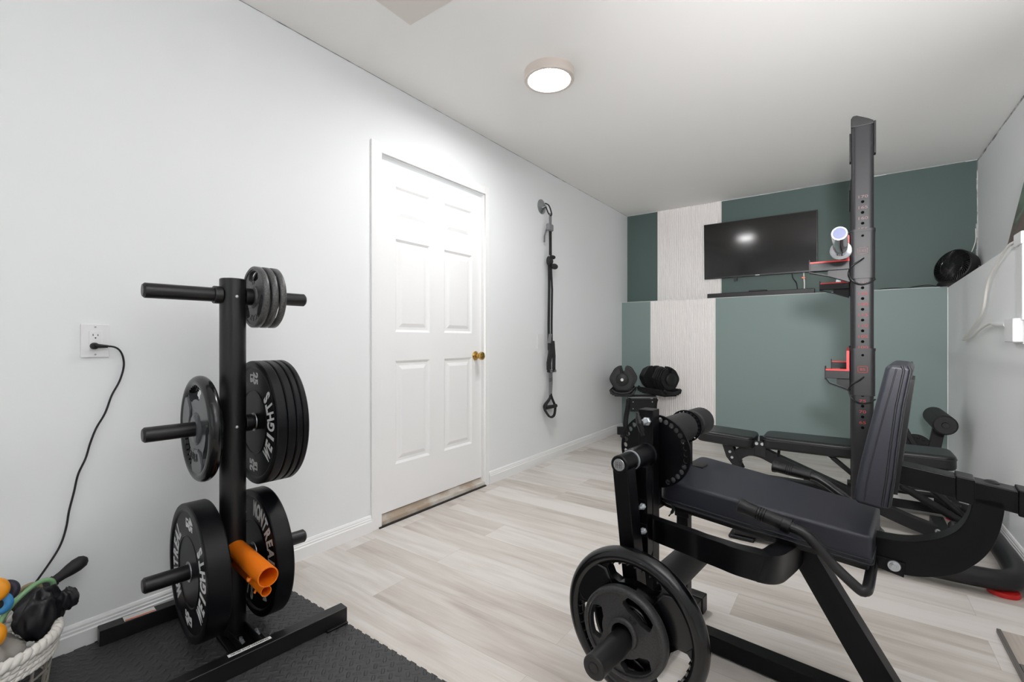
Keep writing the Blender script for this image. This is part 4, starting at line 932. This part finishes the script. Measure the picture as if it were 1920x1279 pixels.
# base: flat beams under the uprights joined behind by a rounded tube along the wall
for y0 in (0.0, RY):
    bm_ = B().box(-0.55, 0.10, y0 - 0.035, y0 + 0.035, 0.02, 0.085).obj('base_beam', KB, t, bevel=0.006)
    B().box(-0.575, -0.45, y0 - 0.05, y0 + 0.05, 0.0, 0.02).obj('front_foot', M['rubber'], bm_, bevel=0.008)
    B().box(-0.06, 0.06, y0 - 0.05, y0 + 0.05, 0.085, 0.13).obj('upright_socket', KB, bm_, bevel=0.004)
B().tube([(0.0, -0.005, 0.062), (0.2, -0.012, 0.062), (0.38, -0.005, 0.062), (0.46, 0.01, 0.062), (0.505, 0.05, 0.062), (0.525, 0.12, 0.062), (0.535, 0.3, 0.062), (0.535, 0.55, 0.062), (0.535, 0.8, 0.062), (0.525, 0.93, 0.062), (0.50, 0.99, 0.062), (0.45, 1.02, 0.062), (0.36, 1.03, 0.062), (0.0, 1.03, 0.062)], 0.041, 22, smooth=6, flat=1.0).obj('rear_tube', KB, t)
B().box(0.12, 0.42, RY - 0.0455, RY + 0.02, 0.022, 0.128).obj('label_block', KB, t, bevel=0.004)
for (x, y) in ((0.47, 0.03), (0.465, 1.0)): B().lathe([(0, 0), (0.05, 0), (0.052, 0.008), (0.048, 0.018), (0.03, 0.024), (0, 0.024)], Matrix.Translation((x, y, 0)) @ Matrix.Rotation(PI / 2, 4, 'X'), 36, closed=False).obj('rubber_foot', M['redfoot'], t, label='red rubber foot')
st = B().box(0.17, 0.36, RY - 0.0465, RY - 0.0455, 0.078, 0.112).obj('label_plate', M['sticker'], t, smooth=False, label='white label strip')

# barbell
t = thing('barbell', 'chrome barbell resting in the upper hooks of the squat rack', 'barbell', (-0.026, 3.18, 1.4535))
B().cyl((0, -0.66, 0), (0, 0.66, 0), 0.0142, 24).obj('shaft', M['chrome'], t)
for s in (-1, 1):
    sl_ = B().lathe([(0, 1.075), (0.0205, 1.075), (0.0205, 1.078), (0.025, 1.078), (0.026, 1.075), (0.026, 0.675), (0.039, 0.672), (0.041, 0.669), (0.041, 0.656), (0.035, 0.652), (0.024, 0.645), (0.0, 0.645)], Matrix.Identity(4) if s > 0 else Matrix.Rotation(PI, 4, 'Z'), 48, closed=False).obj('sleeve', M['chrome'], t)
    B().lathe([(0, 1.0745), (0.0203, 1.0745), (0.0203, 1.0765), (0, 1.0765)], Matrix.Identity(4) if s > 0 else Matrix.Rotation(PI, 4, 'Z'), 32, closed=False).obj('end_cap', M['bluecap'], sl_, label='blue end cap')

# ------------------------------------------------------------------ adjustable bench inside the rack
t = thing('adjustable_bench', 'flat black padded adjustable bench between the squat rack uprights', 'bench', (-0.15, 3.36, 0))
def pad(name, x0, x1, y0, y1, z0, z1, r, m):
    P = rounded([(x0, y0), (x1, y0), (x1, y1), (x0, y1)], r, 8)
    o = B().prism([(x, y, z0) for x, y in P], (0, 0, z1 - z0)).obj(name, m, t, bevel=0.016, seg=4, ang=50)
    B().tube([(x * 1.0, y, z1 - 0.022) for x, y in P], 0.003, 6, closed=True).obj('seam_piping', M['thread'], o)
    return o
sp_ = pad('seat_pad', -0.69, -0.35, -0.13, 0.13, 0.372, 0.448, 0.05, M['vinyl2']); sp_.rotation_euler = (0, math.radians(3), 0); sp_.location = (-0.003, 0, -0.02)
pad('back_pad', -0.285, 0.605, -0.13, 0.13, 0.385, 0.462, 0.06, M['vinyl2'])
B().box(-0.325, -0.265, 0.094, 0.10, 0.33, 0.425).obj('hinge_bracket', KB, t, bevel=0.002)
hb = B().box(-0.325, -0.265, -0.10, -0.094, 0.33, 0.425).obj('hinge_bracket', KB, t, bevel=0.002)
for x in (-0.315, -0.283): B().lathe([(0, -0.104), (0.009, -0.104), (0.0105, -0.1), (0, -0.1)], Matrix.Translation((x, 0, 0.408)), 16, closed=False).obj('bolt', M['zinc'], hb, label='bright hinge bolt')
B().sweep([(-0.46, -0.02, 0.255), (-0.43, -0.02, 0.31), (-0.37, -0.02, 0.345), (-0.30, -0.02, 0.342), (-0.22, -0.02, 0.31), (-0.11, -0.02, 0.268), (0.0, -0.02, 0.226), (0.20, -0.02, 0.15), (0.40, -0.02, 0.074), (0.53, -0.02, 0.0345)], 0.06, 0.066, smooth=5).obj('spine_beam', KB, t, bevel=0.004, ang=50)
sb = B().prism([(-0.53, -0.055, 0.385), (-0.47, -0.055, 0.385), (-0.445, -0.055, 0.31), (-0.40, -0.055, 0.22), (-0.43, -0.055, 0.2), (-0.50, -0.055, 0.29)], (0, 0.006, 0)).prism([(-0.53, 0.015, 0.385), (-0.47, 0.015, 0.385), (-0.445, 0.015, 0.31), (-0.40, 0.015, 0.22), (-0.43, 0.015, 0.2), (-0.50, 0.015, 0.29)], (0, 0.006, 0)).obj('seat_bracket', KB, t)
for x, z in ((-0.478, 0.325), (-0.465, 0.29), (-0.425, 0.225)): B().lathe([(0, -0.059), (0.008, -0.059), (0.009, -0.055), (0, -0.055)], Matrix.Translation((x, 0, z)), 14, closed=False).obj('bolt', M['zinc'], sb, label='bright bolt')
B().sweep([(-0.435, -0.02, 0.275), (-0.49, -0.02, 0.04)], 0.05, 0.05, up=(1, 0, 0)).box(-0.52, -0.46, -0.22, 0.22, 0.004, 0.05).obj('front_leg', KB, t, bevel=0.003)
B().sweep([(0.06, -0.06, 0.385), (0.17, -0.06, 0.29)], 0.02, 0.05, up=(0, 1, 0)).obj('support_strut', KB, t, bevel=0.002)
B().lathe([(0, -0.085), (0.013, -0.085), (0.0135, -0.08), (0.0135, -0.07), (0, -0.07)], Matrix.Translation((0.062, 0, 0.378)), 16, closed=False).obj('strut_bolt', M['zinc'], t, label='bright strut bolt')
B().tube([(0.36, 0.02, 0.31), (0.40, 0.03, 0.235), (0.68, 0.04, 0.065)], 0.021, 14).obj('support_strut', KB, t)
B().tube([(0.50, 0.08, 0.26), (0.685, 0.08, 0.075)], 0.018, 14).obj('support_strut', KB, t)
for dz in (0.30, 0.215): B().tube([(0.24 if dz < 0.25 else -0.20, -0.05, dz - 0.08 if dz < 0.25 else dz + 0.03), (0.24 if dz < 0.25 else -0.20, -0.02, dz - 0.03 if dz < 0.25 else dz + 0.08)], 0.008, 8).obj('ladder_pin', KB, t)
rf = B().box(0.53, 0.59, -0.22, 0.22, 0.004, 0.05).obj('rear_foot', KB, t, bevel=0.003)
B().lathe([(0, -0.056), (0.011, -0.056), (0.0125, -0.05), (0, -0.05)], Matrix.Translation((0.535, 0, 0.045)), 18, closed=False).obj('bolt', M['zinc'], rf, label='bright bolt')
B().tube([(0.588, -0.10, 0.04), (0.588, -0.10, 0.112), (0.588, -0.10, 0.125)], [0.021, 0.021, 0.012], 18).obj('rubber_stop', M['rubber'], t)
B().box(0.585, 0.64, -0.12, -0.08, 0.004, 0.05).obj('stop_bracket', KB, t, bevel=0.002)

# ------------------------------------------------------------------ roller pad machine behind the bench, right corner
t = thing('roller_pad_machine', 'black folded exercise machine with a foam roller on a post in the right corner', 'exercise machine', (0.44, 4.36, 0))
B().box(-0.14, 0.14, -0.03, 0.03, 0.0, 0.06).box(0.08, 0.14, -0.25, 0.25, 0.0, 0.06).obj('base', KB, t, bevel=0.004)
B().sweep([(0.03, -0.02, 0.03), (0.045, -0.02, 0.30), (0.072, -0.02, 0.46)], 0.05, 0.065, up=(1, 0, 0)).obj('post', KB, t, bevel=0.004)
B().lathe([(0, -0.26), (0.018, -0.26), (0.02, -0.25), (0.055, -0.25), (0.064, -0.24), (0.064, 0.24), (0.055, 0.25), (0, 0.25)], Matrix.Translation((0.075, 0, 0.50)), 36, closed=False).obj('foam_roller', M['foam'], t)
b = B().lathe([(0, -0.02), (0.03, -0.02), (0.03, -0.01), (0.09, -0.01), (0.093, 0), (0.09, 0.01), (0, 0.01)], Matrix.Translation((-0.055, -0.03, 0.30)), 40, closed=False)
for k in range(14): b.sphere((-0.055 + 0.07 * math.cos(2 * PI * k / 14), -0.04, 0.30 + 0.07 * math.sin(2 * PI * k / 14)), 0.007, 1, 0.6, 1, 8)
b.obj('selector_disc', M['rubber'], t)
B().sweep([(-0.05, -0.05, 0.30), (-0.08, -0.05, 0.36), (-0.135, -0.05, 0.49)], 0.03, 0.035, up=(0, 1, 0)).obj('lever', KB, t, bevel=0.003)
B().cyl((-0.055, -0.03, 0.05), (-0.055, -0.03, 0.22), 0.02, 14).obj('disc_post', KB, t)
B().sphere((-0.125, -0.08, 0.42), 0.013, 1, 1, 1, 12).obj('pin_knob', M['chrome'], t, label='chrome pin knob')

# ------------------------------------------------------------------ dumbbell stand in the left corner
DO = Vector((-1.755, 4.73, 0)); DR = math.radians(36.9)
t = thing('dumbbell_stand', 'black steel stand holding two adjustable dumbbells in the back left corner', 'dumbbell stand', DO, DR)
DM = Matrix.Rotation(DR, 4, 'Z')
def dcentre(sx): return DO + DM @ Vector((sx * 0.185, 0, 0))
for s in (-1, 1):
    B().tube([(s * 0.15, 0.02, 0.04), (s * 0.155, 0.03, 0.2), (s * 0.14, 0.0, 0.35), (s * 0.14, -0.03, 0.43), (s * 0.15, -0.03, 0.445)], 0.026, 14, smooth=5).obj('leg', KB, t)
    f = B().box(s * 0.15 - 0.03, s * 0.15 + 0.03, -0.24, 0.16, 0.008, 0.06).obj('foot', KB, t, bevel=0.004)
    B().box(s * 0.15 - 0.036, s * 0.15 + 0.036, -0.255, -0.215, 0.0, 0.068).obj('foot_cap', M['rubber'], f, bevel=0.004)
    pm = Matrix.Translation((s * 0.185, 0, 0.484)) @ Matrix.Rotation(math.radians(18.5 * s), 4, 'Z')
    B().box(-0.075, 0.075, -0.19, 0.19, 0, 0.012, pm).obj('shelf_plate', KB, t, bevel=0.002)
B().box(-0.13, 0.13, -0.055, -0.047, 0.315, 0.445).box(-0.15, 0.15, -0.02, 0.01, 0.455, 0.484).obj('cross_panel', KB, t, bevel=0.003)
B().tube([(-0.15, -0.06, 0.463), (0.15, -0.06, 0.463)], 0.007, 10).obj('front_rod', M['steel'], t, label='steel front rod')
B().box(-0.24, -0.15, 0.02, 0.06, 0.06, 0.14).obj('side_bracket', KB, t, bevel=0.003)
for x in (-0.1, 0.1):
    for z in (0.345, 0.415): B().sphere((x, -0.056, z), 0.006, 1, 0.5, 1, 8).obj('bolt', M['zinc'], t)
def plate_outline(R, n=36, slot=0.026):
    o = []
    a0 = math.asin(slot / R)
    for k in range(n + 1):
        a = PI / 2 + a0 + (2 * PI - 2 * a0) * k / n
        rr = R * (1 + 0.035 * math.cos(6 * a))
        o.append((rr * math.cos(a), rr * math.sin(a)))
    o += [(slot * 0.7, R * 0.62), (slot * 0.6, R * 0.35), (-slot * 0.6, R * 0.35), (-slot * 0.7, R * 0.62)]
    return o
def dumbbell():
    t = thing('adjustable_dumbbell', 'adjustable dumbbell', 'dumbbell', (0, 0, 0))
    b = B().lathe([(0, -0.065), (0.016, -0.065), (0.018, -0.03), (0.019, 0), (0.018, 0.03), (0.016, 0.065), (0, 0.065)], None, 20, closed=False); b.obj('handle', M['steel'], t, label='steel handle')
    for s in (-1, 1):
        for k, (R, th) in enumerate(((0.132, 0.022), (0.129, 0.022), (0.123, 0.02), (0.115, 0.016), (0.106, 0.014))):
            y = s * (0.078 + 0.0255 * k)
            B().mesh(shape_mesh([plate_outline(R)], th / 2), Matrix.Translation((0, y, 0)) @ XZ).obj('weight_plate', M['dumb'], t, bevel=0.004, seg=2)
        d = B()
        prof = [(0, 0.212), (0.052, 0.212), (0.06, 0.206), (0.062, 0.185), (0.055, 0.185), (0, 0.185)]
        d.lathe([(r, s * y) for r, y in prof], None, 36, closed=False)
        for k in range(24):
            a = 2 * PI * k / 24; d.box(0.059, 0.064, -0.003, 0.003, s * 0.187 if s > 0 else s * 0.204, s * 0.204 if s > 0 else s * 0.187, Matrix.Rotation(a, 4, 'Y') @ Matrix(((1, 0, 0, 0), (0, 0, 1, 0), (0, 1, 0, 0), (0, 0, 0, 1))))
        dd = d.obj('selector_dial', M['dumb'], t)
        B().lathe([(0, s * 0.2125), (0.015, s * 0.2125), (0.015, s * 0.2135), (0, s * 0.2135)], None, 24, closed=False).obj('dial_logo', M['sticker'], dd, label='white round logo')
    return t
def tray():
    t = thing('dumbbell_tray', 'black moulded dumbbell tray', 'tray', (0, 0, 0))
    b = B()
    P = [(-0.115, 0.012), (0.115, 0.012), (0.128, 0.05), (0.118, 0.062), (0.085, 0.022), (-0.085, 0.022), (-0.118, 0.062), (-0.128, 0.05)]
    b.prism([(x, -0.205, z) for x, z in P], (0, 0.41, 0)); b.box(-0.1, 0.1, -0.2, 0.2, 0, 0.014)
    for s in (-1, 1):
        b.tube([(-0.10, s * 0.213, 0.06), (-0.06, s * 0.222, 0.034), (0, s * 0.224, 0.026), (0.06, s * 0.222, 0.034), (0.10, s * 0.213, 0.06)], 0.012, 10, smooth=4)
    b.obj('shell', M['dumb'], t, bevel=0.003)
    return t
dm = dumbbell(); trp = tray()
for i, s in enumerate((-1, 1)):
    c = dcentre(s); rz = DR + math.radians(18.5 * s)
    d = dm if i == 0 else dup(dm, (0, 0, 0)); r = trp if i == 0 else dup(trp, (0, 0, 0))
    if i == 1:
        for ch in list(d.children_recursive):
            if ch.name.startswith('dial_logo'): bpy.data.objects.remove(ch)
    d.location = (c.x, c.y, 0.657); d.rotation_euler = (0, 0, rz); r.location = (c.x, c.y, 0.4965); r.rotation_euler = (0, 0, rz)
    d['label'] = ('left black adjustable dumbbell on the corner stand, its dial facing out', 'right black adjustable dumbbell on the corner stand, turned sideways')[i]; d['group'] = 'adjustable dumbbells on the stand'
    r['label'] = ('black tray under the left dumbbell on the corner stand', 'black tray under the right dumbbell on the corner stand')[i]; r['group'] = 'dumbbell trays on the stand'

# ------------------------------------------------------------------ light, world, camera, colour
w = bpy.data.worlds.new('world'); SC.world = w; w.use_nodes = True
w.node_tree.nodes['Background'].inputs['Color'].default_value = (0.93, 0.97, 1.0, 1); w.node_tree.nodes['Background'].inputs['Strength'].default_value = 1.2
pl = bpy.data.lights.new('window_daylight_portal', 'AREA'); pl.shape = 'RECTANGLE'; pl.size = WX1 - WX0; pl.size_y = WZ1 - WZ0; pl.cycles.is_portal = True
po = bpy.data.objects.new('window_daylight_portal', pl); COL.objects.link(po); po.location = ((WX0 + WX1) / 2, YF - 0.09, (WZ0 + WZ1) / 2); po.rotation_euler = (PI / 2, 0, 0)
fl = bpy.data.lights.new('bounce_flash', 'AREA'); fl.shape = 'DISK'; fl.size = 0.22; fl.spread = math.radians(115); fl.energy = 29.0; fl.color = (1.0, 0.985, 1.0)
fo = bpy.data.objects.new('bounce_flash', fl); COL.objects.link(fo); fo.location = (0.15, -0.1, 1.40); fo.rotation_euler = (PI - math.radians(34), 0, math.radians(-24))
fl = bpy.data.lights.new('added_back_fill', 'AREA'); fl.shape = 'DISK'; fl.size = 0.2; fl.spread = math.radians(66); fl.energy = 12.5; fl.color = (1.0, 0.985, 0.99)  # added fill light out of view, brightens the far end of the room
fo = bpy.data.objects.new('added_back_fill', fl); COL.objects.link(fo); fo.location = (0.15, -0.1, 1.5); fo.rotation_euler = (PI / 2 + math.radians(4), 0, math.radians(5))
cam = bpy.data.cameras.new('camera'); co = bpy.data.objects.new('camera', cam); COL.objects.link(co); SC.camera = co
cam.sensor_width = 36; cam.sensor_fit = 'HORIZONTAL'; cam.lens = 870.0 / 1920 * 36; cam.clip_start = 0.02
cam.shift_y = -(639.5 - 637.0) / 1920
co.location = (0, 0, 1.06); co.rotation_euler = (PI / 2, 0, math.atan(630 / 870.0))
SC.view_settings.view_transform = 'Standard'; SC.view_settings.look = 'None'; SC.view_settings.gamma = 1; SC.view_settings.use_curve_mapping = False
SC.view_settings.exposure = 0.1
SC.cycles.max_bounces = 14; SC.cycles.diffuse_bounces = 12
